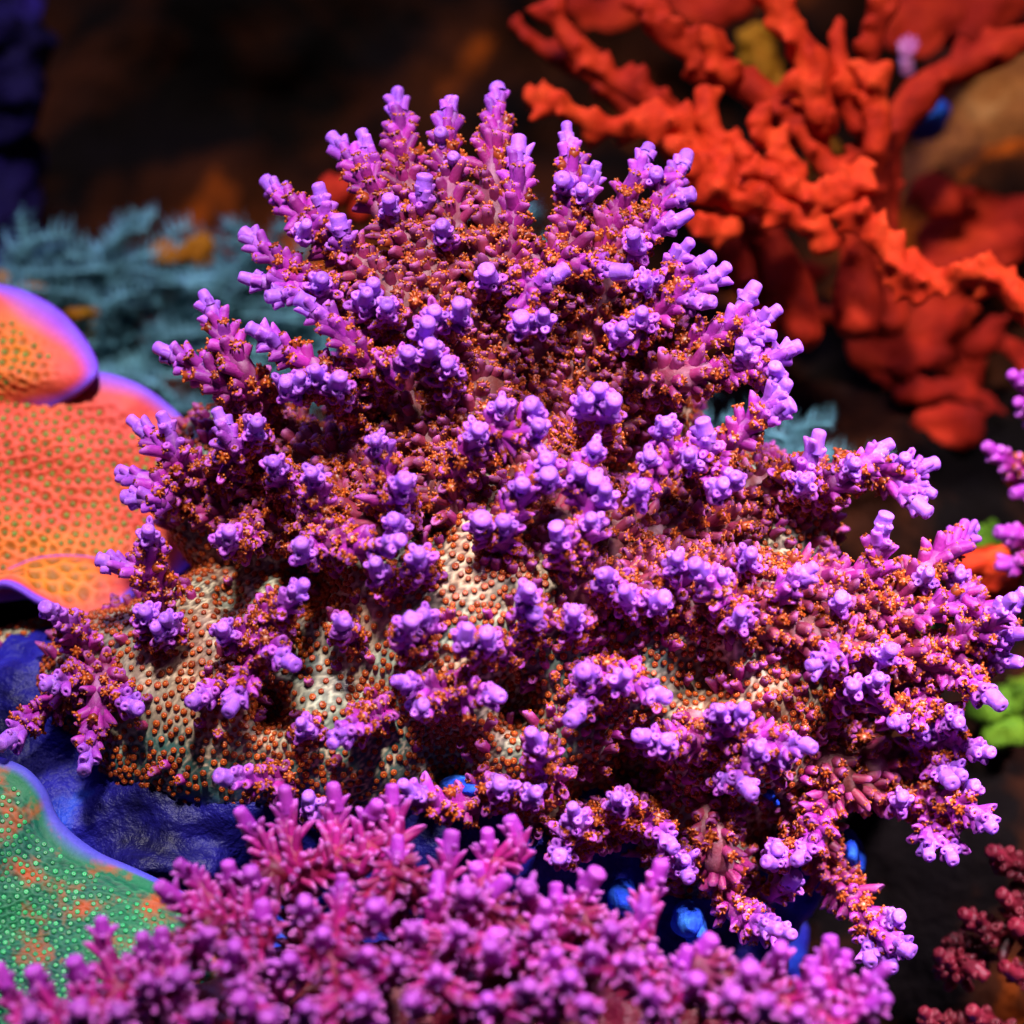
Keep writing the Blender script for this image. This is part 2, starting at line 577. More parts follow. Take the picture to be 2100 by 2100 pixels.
T_polyp = [make_polyp(6, 1.02, 0.42, 1), make_polyp(7, 1.1, 0.34, 2), make_polyp(6, 0.92, 0.6, 3)]
T_button = [lathe([(0.85, -0.7, 0.0, 0), (0.98, 0.25, 0.35, 0), (0.62, 0.44, 0.5, 0), (0.36, 0.26, 0.05, 0), (0.14, 0.50, 1.0, 0)], 6),
            lathe([(0.72, -0.8, 0.0, 0), (0.94, 0.0, 0.12, 0), (0.98, 0.26, 0.35, 0), (0.70, 0.36, 0.55, 0), (0.34, 0.40, 0.15, 0), (0.18, 0.56, 0.8, 0)], 7)]

def gcol(n, tmpl_g, t, rnd):
    """per-vertex (t, rim, rnd) for n stamped templates"""
    m = len(tmpl_g)
    return np.stack([np.repeat(t, m), np.tile(tmpl_g, n), np.repeat(rnd, m)], 1)

CAMP = np.array([0, 0, DIST])

def to_px(P):
    k = DIST / (DIST - P[:, 2]) * PPC
    return 1050 + P[:, 0] * k, 1050 - P[:, 1] * k

def pick_visible(P, N, size, limit, cell=14):
    """which pieces show largest: nearest piece in each small patch of the view that faces it"""
    x, y = to_px(P)
    face = (norm(CAMP - P) * N).sum(1)
    best = {}
    for i in np.argsort(P[:, 2]):
        best[(int(x[i] // cell), int(y[i] // cell))] = i
    c = [i for i in best.values() if face[i] > -0.2 and 0 < x[i] < 2100 and 0 < y[i] < 2100]
    c.sort(key=lambda i: -size[i] * (0.6 + face[i]) * (DIST / (DIST - P[i, 2])) * random.uniform(0.75, 1.25))
    return np.array(c[:limit], int)

def smooth01(a, b, x):
    t = np.clip((x - a) / (b - a), 0, 1)
    return t * t * (3 - 2 * t)

class Colony:
    """branching coral grown back from its tips to whatever carries it"""
    def __init__(self, seeds, r0=0.105, kr=0.062, rmax=0.34):
        self.nodes = np.asarray(seeds, float)
        self.r0, self.kr, self.rmax = r0, kr, rmax
        self.br = []
    def grow(self, pts, back=None, pen=0.7, wob=0.03):
        pts = [np.asarray(p, float) for p in pts]
        q = pts[-1] + (np.asarray(back) if back is not None else 0)
        d = np.linalg.norm(self.nodes - q, axis=1) + pen * np.maximum(0, self.nodes[:, 2] - pts[-1][2] + 0.15)
        j = int(np.argmin(d))
        a = self.nodes[j]
        if np.linalg.norm(a - pts[-1]) > 0.15:
            midp = (pts[-1] + a) / 2 + np.array([0, -0.06, -0.05]) * np.linalg.norm(a - pts[-1])
            pts = pts + ([midp] if np.linalg.norm(a - pts[-1]) > 0.5 else []) + [a]
        P, s = resample(pts, 0.085)
        w = np.cumsum(rng.normal(size=P.shape), 0) * wob * 0.25
        w -= np.linspace(0, 1, len(P))[:, None] * w[-1]
        P = P + w * np.minimum(1, s / 0.3)[:, None]
        self.br.append((P, s))
        k = s > 0.28
        if k.sum():
            self.nodes = np.vstack([self.nodes, P[k][::3]])
    def build(self, root, mats, polyps, cup=0.086, cuplen=(0.06, 0.125), tilt=(0.55, 1.02), spacing=0.175, tscale=2.4, limit=300,
              inside=None, ax=0.108, axlen=0.115, polyp_r=0.094, tip0=0.0, polyp_from=(0.16, 0.55), tri_n=12):
        m_t, m_s, m_p = mats
        cups, ti_all = [], []
        for bi, (P, s) in enumerate(self.br):
            L = s[-1]
            R = np.minimum(self.rmax, self.r0 + self.kr * s) * (1 + 0.06 * np.sin(s * 5 + bi))
            R[-1] *= 1.1
            tv = np.clip(1 - s / tscale, 0, 1) - tip0
            V, F = tube(P, R, tri_n, True, 0.03)
            g = np.zeros((len(V), 3))
            g[:, 0] = np.r_[np.repeat(tv, tri_n), tv[0], tv[-1]]
            g[:, 1] = 0.5 * rng.random(len(V)) ** 3
            g[:, 2] = 0.5
            bo = mk('branch', V, F, m_s, root, g)
            # axial corallite at the tip
            T, U, B = frames(P)
            tdir = norm(norm(P[0] - P[min(3, len(P) - 1)]) + rng.normal(size=3) * 0.12)
            k = random.randrange(3)
            a_ = ax * random.uniform(0.82, 1.15)
            al = axlen * random.uniform(0.7, 1.35)
            W, FF = stamp(T_axial[k], P[:1] + tdir * al * 0.25, basis(tdir[None], np.array([[0.2, 0.9, 0.1]])), np.array([[a_, a_ * random.uniform(0.85, 1.1), al]]))
            mk('axial_corallite', W, FF, m_t, bo, gcol(1, T_axial[k][2], np.array([1.0 - tip0 * 0.5]), np.array([random.uniform(0.35, 1.0)])))
            # radial corallites
            pos = 0.07
            row = 0
            while pos < L - 0.05:
                i = min(len(s) - 1, int(np.searchsorted(s, pos)))
                r = R[i]
                n = max(3, int(round(2 * math.pi * (r + 0.03) / (spacing * 1.35))))
                a0 = random.uniform(0, 6.28)
                for q in range(n):
                    a = a0 + (q + random.uniform(-0.22, 0.22)) * 2 * math.pi / n
                    jj = min(len(s) - 1, max(0, int(np.searchsorted(s, pos + random.uniform(-0.05, 0.05)))))
                    rad = math.cos(a) * U[jj] + math.sin(a) * B[jj]
                    toc = norm(CAMP - P[jj])
                    if rad @ toc < -0.3:
                        continue
                    al_ = np.interp(pos, [0.1, 1.2], tilt) + random.uniform(-0.2, 0.2)
                    d = rad * math.sin(al_) - T[jj] * math.cos(al_)
                    f = min(1, pos / 0.5)
                    Lc = (cuplen[0] + (cuplen[1] - cuplen[0]) * f) * random.uniform(0.65, 1.35)
                    if random.random() < 0.04:
                        Lc *= 1.7
                    rc = cup * random.uniform(0.82, 1.15) * (0.78 + 0.22 * f)
                    b = P[jj] + rad * R[jj] * 0.8
                    cups.append((b, d, T[jj], Lc + R[jj] * 0.15, rc, pos, bi))
                pos += spacing * random.uniform(0.85, 1.12)
                row += 1
            ti_all.append(bo)
        if inside is not None:
            cups = [c for c in cups if not inside(c[0] + c[1] * c[3])]
        Bp = np.array([c[0] for c in cups]); Dr = np.array([c[1] for c in cups]); Tn = np.array([c[2] for c in cups])
        Lc = np.array([c[3] for c in cups]); rc = np.array([c[4] for c in cups]); ds = np.array([c[5] for c in cups])
        bi = np.array([c[6] for c in cups])
        t = np.clip(1 - (ds / tscale) ** 0.80 + rng.normal(size=len(ds)) * 0.04, 0, 1) - tip0
        rnd = rng.random(len(ds))
        M = basis(Dr, Tn.copy())
        S = np.stack([rc, rc, Lc], 1)
        var = rng.integers(0, 3, len(ds))
        pr = polyp_r * smooth01(polyp_from[0], polyp_from[1], ds) * rng.uniform(0.75, 1.2, len(ds))
        if not polyps:
            pr[:] = 0
        pr[pr < 0.025] = 0
        top = Bp + Dr * (Lc * 1.0)[:, None]
        sel = set(pick_visible(top, Dr, rc * Lc, limit).tolist())
        n_st = 0
        VV, FF, GG, MI, off = [], [], [], [], 0
        pvar = rng.integers(0, 3, len(ds))
        prn = rng.random(len(ds))
        for v in range(3):
            ids = np.array([i for i in np.where(var == v)[0] if i not in sel], int)
            if len(ids):
                W, F = stamp(T_cup[v], Bp[ids], M[ids], S[ids])
                VV.append(W); FF.append(F + off); off += len(W)
                GG.append(gcol(len(ids), T_cup[v][2], t[ids], rnd[ids])); MI.append(np.zeros(len(F), int))
                ids = ids[pr[ids] > 0]
                W, F = stamp(T_polyp[v], top[ids], M[ids], np.repeat(pr[ids][:, None], 3, 1))
                VV.append(W); FF.append(F + off); off += len(W)
                GG.append(gcol(len(ids), T_polyp[v][2], t[ids], prn[ids])); MI.append(np.ones(len(F), int))
        if VV:
            mk('corallites', np.vstack(VV), np.vstack(FF), [m_t, m_p], root, np.vstack(GG), np.concatenate(MI), kind='stuff')
        for i in sel:
            v = var[i]
            I = np.array([i])
            W, F = stamp(T_cup[v], Bp[I], M[I], S[I])
            G_ = gcol(1, T_cup[v][2], t[I], rnd[I])
            mi = np.zeros(len(F), int)
            if pr[i] > 0:
                W2, F2 = stamp(T_polyp[v], top[I], M[I], np.repeat(pr[I][:, None], 3, 1))
                F = np.vstack([F, F2 + len(W)]); W = np.vstack([W, W2])
                G_ = np.vstack([G_, gcol(1, T_polyp[v][2], t[I], prn[I])])
                mi = np.r_[mi, np.ones(len(F2), int)]
            mk('corallite', W, F, [m_t, m_p], ti_all[bi[i]], G_, mi)
        return len(cups)

Q = {1: (0, 0), 2: (1050, 0), 3: (0, 1050), 4: (1050, 1050)}
def qp(q, x, y):
    k = 1050 / 1932
    return Q[q][0] + x * k, Q[q][1] + y * k

# ------------------------------------------------------------------ the purple coral
core_blobs = [pb(580, 1450, -0.8, 430, 310, 1.9), pb(300, 1410, -1.0, 230, 170, 1.25), pb(90, 1400, -1.9, 170, 120, 0.9), pb(980, 1290, -0.7, 430, 370, 2.3), pb(1400, 1370, -0.8, 400, 330, 2.1),
              pb(930, 860, -1.5, 250, 280, 1.9), pb(1230, 850, -1.7, 200, 260, 1.7), pb(490, 1020, -1.4, 150, 190, 1.3), pb(1430, 1640, -0.6, 170, 200, 1.2),
              pb(1640, 1430, -1.0, 200, 150, 1.2), pb(720, 1490, -0.4, 330, 210, 1.75), pb(1080, 1480, -0.3, 300, 190, 1.6), pb(700, 1080, -1.2, 280, 200, 1.5), pb(1150, 1600, -0.5, 260, 130, 1.2), pb(1480, 1100, -1.3, 230, 190, 1.6)]
Vs, Fs = zip(*[ball(c, r, 28, 18) for c, r in core_blobs])
cV, cF, cN = remesh(Vs, Fs, 0.12, 8)
core_bvh = BVHTree.FromPolygons([tuple(v) for v in cV], cF.tolist())

def core_z(px, py):
    t = pt(px, py, 0.0)
    h = core_bvh.ray_cast(Vector(CAMP), Vector(norm(t - CAMP)))
    return h[0].z if h[0] is not None else None

def in_core(p, m=0.06):
    h = core_bvh.find_nearest(Vector(p))
    return h[0] is not None and (Vector(p) - h[0]).dot(h[1]) < -m

def env(px, py):
    u = (px - 1000) / (830 if px < 1000 else 980)
    v = (py - 1150) / (1010 if py < 1150 else 800)
    f = min(1, max(0, (py - 950) / 350))
    zm = -1.1 * (1 - f) + 0.45 * f
    return zm + (2.4 - zm) * math.sqrt(max(0.0, 1 - u * u - v * v)) - 0.6 * max(0, 1150 - py) / 1000

seeds = (cV - cN * 0.22)[::9]
seeds = seeds[cN[::9][:, 2] > -0.1]
main = Colony(seeds)

# branches seen from the side: quarter of the view, tip, then points back towards the root; optional dz of the tip
LIMBS = [
 (1, [(1500, 375), (1530, 620), (1580, 900), (1640, 1060)]), (1, [(1700, 395), (1700, 640), (1720, 900), (1730, 1100)]),
 (1, [(1880, 345), (1875, 640), (1860, 900), (1850, 1080)]), (1, [(1270, 535), (1390, 700), (1510, 900), (1600, 1080)]),
 (1, [(1375, 525), (1420, 650)]), (1, [(1020, 700), (1160, 830), (1330, 980), (1500, 1150), (1620, 1280)]),
 (1, [(1210, 735), (1235, 860)]), (1, [(935, 890), (1080, 1000), (1250, 1120), (1450, 1260)]),
 (1, [(950, 1057), (1090, 1075)]), (1, [(1030, 1118), (1130, 1120)]), (1, [(778, 1130), (860, 1300), (940, 1450), (1010, 1600)]),
 (1, [(622, 1325), (740, 1390), (870, 1470), (980, 1570)]), (1, [(1150, 1140), (1270, 1240), (1400, 1370), (1500, 1480)]),
 (1, [(968, 1250), (1080, 1320), (1220, 1410)]), (1, [(520, 1605), (640, 1700), (780, 1800)]), (1, [(620, 1590), (650, 1690)]),
 (1, [(830, 1575), (870, 1690), (880, 1800)]), (1, [(965, 1600), (945, 1720)]), (1, [(468, 1785), (580, 1830), (720, 1890)]), (1, [(490, 1875), (620, 1890)]),
 (1, [(1460, 1150), (1475, 1260)]), (1, [(1405, 1085), (1400, 1150)]), (1, [(1600, 690), (1590, 780)]), (1, [(1280, 840), (1300, 930)]),
 (2, [(25, 555), (20, 760), (0, 950)]), (2, [(208, 505), (235, 700), (230, 900), (150, 1060)]), (2, [(312, 640), (270, 740)]),
 (2, [(510, 570), (450, 720), (390, 880), (300, 1040)]), (2, [(650, 608), (560, 760), (460, 900), (360, 1060)]), (2, [(655, 738), (560, 770)]),
 (2, [(640, 825), (540, 870)]), (2, [(785, 1030), (660, 1110), (540, 1200), (400, 1300)]), (2, [(725, 985), (630, 1060)]), (2, [(735, 1142), (640, 1130)]),
 (2, [(900, 1108), (820, 1220), (690, 1290), (520, 1380)]), (2, [(980, 1185), (870, 1250)]), (2, [(968, 1265), (870, 1270)]),
 (2, [(1060, 1315), (930, 1390), (770, 1420), (600, 1440), (450, 1480)]), (2, [(1025, 1465), (930, 1570), (820, 1690), (700, 1800)]), (2, [(1040, 1535), (950, 1580)]),
 (2, [(870, 1305), (900, 1390)]), (2, [(650, 940), (580, 1020)]), (2, [(725, 1610), (730, 1700), (690, 1780)]), (2, [(1150, 1672), (1110, 1770), (1010, 1880)]),
 (2, [(1410, 1685), (1330, 1760), (1220, 1830), (1080, 1900)]), (2, [(1570, 1755), (1450, 1800), (1330, 1790)]), (2, [(1570, 1855), (1480, 1830)]), (2, [(1545, 1915), (1470, 1850)]),
 (2, [(180, 1030), (70, 1090), (-60, 1130)]), (2, [(410, 1025), (290, 1000), (150, 980), (20, 1010)]), (2, [(505, 1060), (540, 1190)]),
 (3, [(395, 185), (470, 220), (560, 240)]), (3, [(1500, 110), (1390, 130), (1250, 110), (1120, 60)]), (3, [(1135, 285), (1070, 360), (1000, 430)]),
 (3, [(180, 365), (260, 430), (330, 520)]), (3, [(180, 650), (260, 640), (350, 620)]), (3, [(20, 865), (110, 790), (220, 700), (330, 640)]),
 (3, [(320, 960), (345, 840), (370, 720), (390, 620)]), (3, [(510, 735), (440, 680)]), (3, [(870, 740), (915, 660), (970, 570), (1010, 500)]), (3, [(740, 705), (830, 660)]),
 (3, [(1100, 570), (1030, 520), (960, 470)]), (3, [(1265, 865), (1340, 800), (1430, 770)]), (3, [(840, 1000), (940, 1010), (1060, 1010)]),
 (3, [(1165, 1085), (1200, 1140), (1260, 1120)]), (3, [(1510, 640), (1610, 670), (1720, 690)]), (3, [(1870, 690), (1800, 700), (1700, 640)]),
 (3, [(1540, 1045), (1640, 1100), (1760, 1110), (1850, 1040)]), (3, [(1580, 165), (1600, 230)]),
 (4, [(1405, 30), (1380, 110), (1320, 230)]), (4, [(1735, 65), (1620, 150), (1500, 260), (1380, 340)]), (4, [(1755, 305), (1620, 350), (1480, 390)]),
 (4, [(1870, 345), (1770, 440), (1640, 510), (1500, 540)]), (4, [(1915, 325), (1830, 400)]), (4, [(1905, 460), (1780, 490), (1640, 530)]), (4, [(1895, 565), (1780, 540)]),
 (4, [(1825, 710), (1720, 630), (1600, 570), (1450, 540)]), (4, [(1120, 220), (1030, 290), (930, 400)]), (4, [(700, 210), (770, 300), (850, 370)]),
 (4, [(1140, 575), (1220, 540), (1330, 540)]), (4, [(1450, 790), (1520, 760), (1560, 680), (1560, 600)]), (4, [(1680, 790), (1620, 760), (1560, 690)]),
 (4, [(1790, 905), (1680, 890), (1600, 900), (1490, 960), (1350, 950)]), (4, [(1690, 985), (1620, 950)]), (4, [(1650, 1010), (1600, 960)]),
 (4, [(1800, 1180), (1700, 1120), (1560, 1090), (1400, 1060), (1230, 1000)]), (4, [(1740, 1035), (1680, 1100)]), (4, [(1570, 1280), (1580, 1180)]), (4, [(1660, 1300), (1640, 1190)]),
 (4, [(560, 690), (490, 650), (400, 610), (330, 600)]), (4, [(235, 775), (270, 720), (330, 680)]), (4, [(1120, 885), (1000, 870), (850, 840), (700, 850)]), (4, [(490, 845), (600, 870), (740, 860)]),
 (4, [(890, 1045), (850, 980), (830, 900)]), (4, [(80, 850), (110, 940), (150, 1010)]), (4, [(235, 1130), (260, 1200), (360, 1190)]), (4, [(180, 1300), (230, 1220)]),
 (4, [(600, 1260), (560, 1200), (500, 1130)]), (4, [(660, 1370), (620, 1280)]), (4, [(1080, 1310), (1130, 1250), (1150, 1150)]), (4, [(970, 1320), (1050, 1270)]),
 (4, [(1490, 1650), (1390, 1580), (1290, 1460), (1200, 1330), (1130, 1180)]), (4, [(1455, 1530), (1390, 1580)]), (4, [(1430, 1705), (1390, 1620)]), (4, [(1350, 1690), (1340, 1560)]),
 (4, [(980, 1570), (880, 1530), (800, 1440), (770, 1300), (760, 1150)]), (4, [(1040, 1590), (930, 1560)]), (4, [(170, 70), (200, 140), (230, 210)]), (4, [(400, 1080), (430, 1160)]),
]
# short branchlets pointing at the viewer: quarter, x, y of the tip, standing height in cm
STUBS = [(1, 1670, 515, .6), (1, 1715, 600, .5), (1, 1150, 865, .7), (1, 1210, 1057, .5), (1, 1380, 1120, .7), (1, 1130, 1430, .8), (1, 1200, 1410, .7), (1, 1275, 1437, .8), (1, 1080, 1455, .6),
 (1, 1470, 770, .6), (1, 1670, 855, .6), (1, 1840, 1030, .7), (1, 1735, 1165, .7), (1, 1640, 1180, .6), (1, 1610, 1230, .5), (1, 1540, 1335, .8), (1, 1625, 1310, .9), (1, 1690, 1370, .6),
 (1, 1035, 1745, .8), (1, 1180, 1787, .6), (1, 1420, 1660, .9), (1, 1525, 1812, .8), (1, 1800, 1622, .9), (1, 1895, 1525, .9),
 (2, 195, 682, .5), (2, 265, 722, .5), (2, 35, 1208, .9), (2, 120, 1197, .9), (2, 490, 1190, .9), (2, 410, 1247, .9), (2, 280, 1512, 1.0), (2, 380, 1525, .9), (2, 330, 1480, .7), (2, 80, 1535, 1.1), (2, 100, 1605, 1.0),
 (2, 310, 1690, 1.3), (2, 130, 1732, 1.0), (2, 140, 1793, 1.1), (2, 260, 1780, 1.0), (2, 312, 1815, .9), (2, 350, 1862, .9), (2, 490, 1845, .9), (2, 580, 1602, .8), (2, 520, 1722, .6), (2, 670, 1720, .8), (2, 790, 1832, .8),
 (2, 845, 1800, .7), (2, 1290, 1752, .8), (2, 1100, 1812, .8), (2, 1480, 1735, .7), (2, 40, 1830, .8), (2, 460, 900, .9), (2, 540, 660, .5), (2, 1000, 1400, .5),
 (3, 560, 80, .9), (3, 860, 82, .8), (3, 1140, 135, 1.1), (3, 1420, 200, .7), (3, 1492, 30, .8), (3, 550, 380, .7), (3, 630, 405, .9), (3, 600, 445, .7), (3, 840, 442, .8), (3, 1295, 415, .4), (3, 1550, 412, 1.0),
 (3, 1600, 390, .7), (3, 1760, 455, .9), (3, 1840, 470, .8), (3, 1140, 802, .5), (3, 1590, 730, .8), (3, 1885, 1030, .9), (3, 1815, 30, .7), (3, 1905, 40, .6), (3, 1510, 470, .6),
 (4, 60, 300, .9), (4, 80, 385, .6), (4, 350, 235, .9), (4, 430, 305, .7), (4, 235, 385, .5), (4, 790, 235, .7), (4, 860, 390, .9), (4, 1570, 235, .8), (4, 1690, 235, .6), (4, 1420, 530, .9), (4, 1380, 632, .7),
 (4, 1290, 657, .7), (4, 1620, 800, .9), (4, 1550, 820, .6), (4, 1700, 1105, .8), (4, 1470, 1085, .7), (4, 280, 602, .9), (4, 420, 625, 1.0), (4, 790, 752, .8), (4, 870, 752, .8), (4, 580, 862, .9), (4, 930, 892, 1.0),
 (4, 1030, 912, .9), (4, 820, 1010, .7), (4, 80, 1062, .8), (4, 220, 1185, .9), (4, 1000, 1272, .8), (4, 1060, 1385, .7), (4, 650, 1315, .7), (4, 300, 30, .6), (4, 620, 180, .5), (4, 900, 160, .6), (4, 560, 330, .6), (4, 1240, 330, .6)]

for q, pts in LIMBS:
    n = len(pts)
    P3 = []
    for i, (x, y) in enumerate(pts):
        px, py = qp(q, x, y)
        z = env(px, py)
        cz = core_z(px, py)
        if i == 0:
            zz = max(z, cz + 0.55) if cz is not None else z
        else:
            zz = z - 0.45 * min(1, i / 2) - 0.15 * i
            if cz is not None:
                zz = max(zz, cz + 0.25) if i < n - 1 else cz + 0.05
        P3.append([px, py, zz])
    if P3[0][1] > 1230:
        want = P3[-1][2] + (0.55 if n == 2 else 0.85)
        dz = max(0, want - P3[0][2])
        for i in range(n):
            P3[i][2] += dz * (1 - i / (n - 1))
    bx_, by_ = P3[-1][0], P3[-1][1]
    dc = math.hypot(bx_ - 980, by_ - 1130)
    if n >= 3 and dc > 200 and P3[0][1] < (1000 if P3[0][0] < 1000 else 1250) and math.hypot(P3[0][0] - 980, P3[0][1] - 1130) > 480:
        for f_ in (0.3, 0.6):
            x_, y_ = bx_ + (980 - bx_) * f_ + random.uniform(-25, 25), by_ + (1130 - by_) * f_ + random.uniform(-25, 25)
            c_ = core_z(x_, y_)
            if c_ is not None:
                P3.append([x_, y_, c_ + 0.14 - 0.12 * f_])
    main.grow([pt(*p) for p in P3])
for q, x, y, h in sorted(STUBS, key=lambda s_: s_[3]):
    px, py = qp(q, x, y)
    cz = core_z(px, py)
    if cz is None or cz < env(px, py) - 1.6:
        z = env(px, py)
    else:
        z = max(cz + h * 1.15, env(px, py) - 0.2)
    tip = pt(px, py, z)
    main.grow([tip, tip + np.array([random.uniform(-.06, .06), -0.10, -0.30])], back=(0, -0.15, -0.35))

coral = empty('purple_branching_coral', pt(950, 1650, -0.5),
              'large purple branching coral with lilac tips, orange polyps and a cream encrusting base', 'coral')
ncup = main.build(coral, (M_acro, M_acro_skin, M_polyp), True, inside=in_core)

# encrusting base with its cellular relief
cV, cF, cN = remesh(Vs, Fs, 0.050, 20)
d = fbm(cV[:, :], 0.9, 2, 3)
cV = cV + cN * (0.10 * d)[:, None]
# hollows between the limbs
HOLLOW = [(1130, 655, 55, 1.1), (1190, 745, 45, 1.0), (645, 1190, 60, 0.9), (600, 1330, 34, 0.5), (555, 1450, 40, 0.7), (915, 1545, 62, 0.55), (1310, 1570, 60, 1.0), (1060, 1440, 50, 0.8), (1165, 960, 40, 0.9),
          (1640, 1265, 50, 0.8), (1440, 1390, 55, 0.7), (1540, 1700, 60, 0.9), (880, 1070, 45, 0.7), (1000, 720, 40, 0.8), (690, 830, 40, 0.8), (1480, 860, 50, 0.9), (1210, 1620, 50, 0.8), (800, 960, 40, 0.7), (1350, 1060, 40, 0.7), (470, 1230, 34, 0.5)]
hx, hy = to_px(cV)
for hx0, hy0, hr, hd in HOLLOW:
    w_ = np.exp(-(((hx - hx0) ** 2 + ((hy - hy0) * 0.8) ** 2) / hr ** 2) ** 1.5) * smooth01(-0.1, 0.3, cN[:, 2])
    cV = cV + norm(cV - CAMP) * (hd * w_)[:, None]
def keepf(c, n):
    return (n[:, 2] > -0.25).astype(float)
bP, bN = poisson(cV, cF, 0.130, 66000, keepf, lambda p: 0.82 + 0.18 * math.sin(p[0] * 2.3 + 1.7 * math.sin(p[1] * 1.9)) )
kd = kdtree.KDTree(len(bP))
for i, p in enumerate(bP):
    kd.insert(p, i)
kd.balance()
F12 = np.array([[h[2] for h in kd.find_n(v, 2)] for v in cV])
e = F12[:, 1] - F12[:, 0]
web = np.exp(-(e / 0.026) ** 2) * (F12[:, 0] < 0.25)
mound = np.exp(-(F12[:, 0] / 0.06) ** 2)
px_, py_ = to_px(cV)
nz = fbm(cV, 1.3, 9, 2)
edge = smooth01(1600, 1680, py_ + 60 * nz) * smooth01(1150, 850, px_) + smooth01(120, 40, px_ + 60 * nz) * smooth01(1330, 1380, py_)
webs = np.clip(web * (0.35 + 0.75 * smooth01(-0.3, 0.35, fbm(cV, 1.1, 21, 3))) + 0.22 * smooth01(0.0, 0.5, fbm(cV, 0.7, 31, 2)), 0, 1)
cV2 = cV + cN * (0.018 * web + 0.022 * mound)[:, None]
base_o = mk('encrusting_base', cV2, cF, M_base, coral, np.stack([smooth01(1330, 1560, py_ + 80 * nz) * smooth01(1000, 800, px_) * (1 - 0.6 * webs), webs, np.clip(edge, 0, 1)], 1))

bpx, bpy_ = to_px(bP)
is_cup = rng.random(len(bP)) < np.where((bpy_ < 1090) | ((bpx > 1080) & (bpy_ < 1330)), 0.34, np.where(bpx > 1080, 0.20, 0.05))
is_cup &= ~((bpy_ > 1600) & (bpx < 950))
fade = (smooth01(1600, 1680, bpy_) * (bpx < 950))
drop = rng.random(len(bP)) < fade * 0.75
br = rng.uniform(0.042, 0.060, len(bP)) * (1 - 0.35 * fade)
Rb = basis(norm(bN + rng.normal(size=bN.shape) * 0.12 + np.array([0, 0.15, 0.1])), rng.normal(size=bN.shape))
# purple cups between the branches
VV, FF, GG, MI, off = [], [], [], [], 0
ci = np.where(is_cup & ~drop)[0]
cd = norm(bN[ci] + np.array([0, 0.45, 0.15]) + rng.normal(size=(len(ci), 3)) * 0.2)
cM = basis(cd, np.repeat(np.array([[0, -1.0, -0.3]]), len(ci), 0))
cl = rng.uniform(0.09, 0.2, len(ci)); cr = rng.uniform(0.065, 0.088, len(ci))
ct = rng.uniform(0.05, 0.5, len(ci)); crn = rng.random(len(ci))
cv_ = rng.integers(0, 3, len(ci))
for v in range(3):
    k = np.where(cv_ == v)[0]
    W, F = stamp(T_cup[v], bP[ci[k]], cM[k], np.stack([cr[k], cr[k], cl[k]], 1))
    VV.append(W); FF.append(F + off); off += len(W); GG.append(gcol(len(k), T_cup[v][2], ct[k], crn[k])); MI.append(np.zeros(len(F), int))
W, F = stamp(T_polyp[0], bP[ci] + cd * (cl * 0.95)[:, None], cM, np.repeat((cr * 0.92)[:, None], 3, 1))
VV.append(W); FF.append(F + off); off += len(W); GG.append(gcol(len(ci), T_polyp[0][2], ct, crn)); MI.append(np.ones(len(F), int))
mk('base_corallites', np.vstack(VV), np.vstack(FF), [M_acro, M_polyp], coral, np.vstack(GG), np.concatenate(MI), kind='stuff')
# orange polyps sitting in the cells of the base
bi_ = np.where(~is_cup & ~drop)[0]
sel = bi_[pick_visible(bP[bi_], bN[bi_], br[bi_] * (1 + 2.0 * ((bpx[bi_] < 1000) & (bpy_[bi_] > 1100) & (bpy_[bi_] < 1620))), 300)]
ss = set(sel.tolist())
rest = np.array([i for i in bi_ if i not in ss])
brn = rng.random(len(bP))
W, F = stamp(T_button[0], bP[rest] + bN[rest] * 0.035, Rb[rest], np.repeat(br[rest][:, None], 3, 1))
mk('polyps', W, F, M_polyp, coral, gcol(len(rest), T_button[0][2], np.zeros(len(rest)), brn[rest]), kind='stuff')
for i in sel:
    tb = T_button[i % 2]
    W, F = stamp(tb, bP[i:i + 1] + bN[i:i + 1] * 0.035, Rb[i:i + 1], np.full((1, 3), br[i]))
    mk('polyp', W, F, M_polyp, base_o, gcol(1, tb[2], np.zeros(1), brn[i:i + 1]))
print('main cups', ncup, 'branches', len(main.br), 'base polyps', len(bi_), 'base cups', len(ci))

# ------------------------------------------------------------------ plating corals
def closed_curve(P, n):
    P = np.asarray(P, float)
    m = len(P)
    out = []
    for i in range(m):
        p0, p1, p2, p3 = P[i - 1], P[i], P[(i + 1) % m], P[(i + 2) % m]
        t = np.linspace(0, 1, 20, endpoint=False)[:, None]
        out.append(0.5 * (2 * p1 + (p2 - p0) * t + (2 * p0 - 5 * p1 + 4 * p2 - p3) * t ** 2 + (3 * p1 - p0 - 3 * p2 + p3) * t ** 3))
    C = np.vstack(out)
    C = np.vstack([C, C[:1]])
    d = np.r_[0, np.cumsum(np.linalg.norm(np.diff(C, axis=0), axis=1))]
    s = np.linspace(0, d[-1], n, endpoint=False)
    return np.stack([np.interp(s, d, C[:, k]) for k in range(3)], 1)

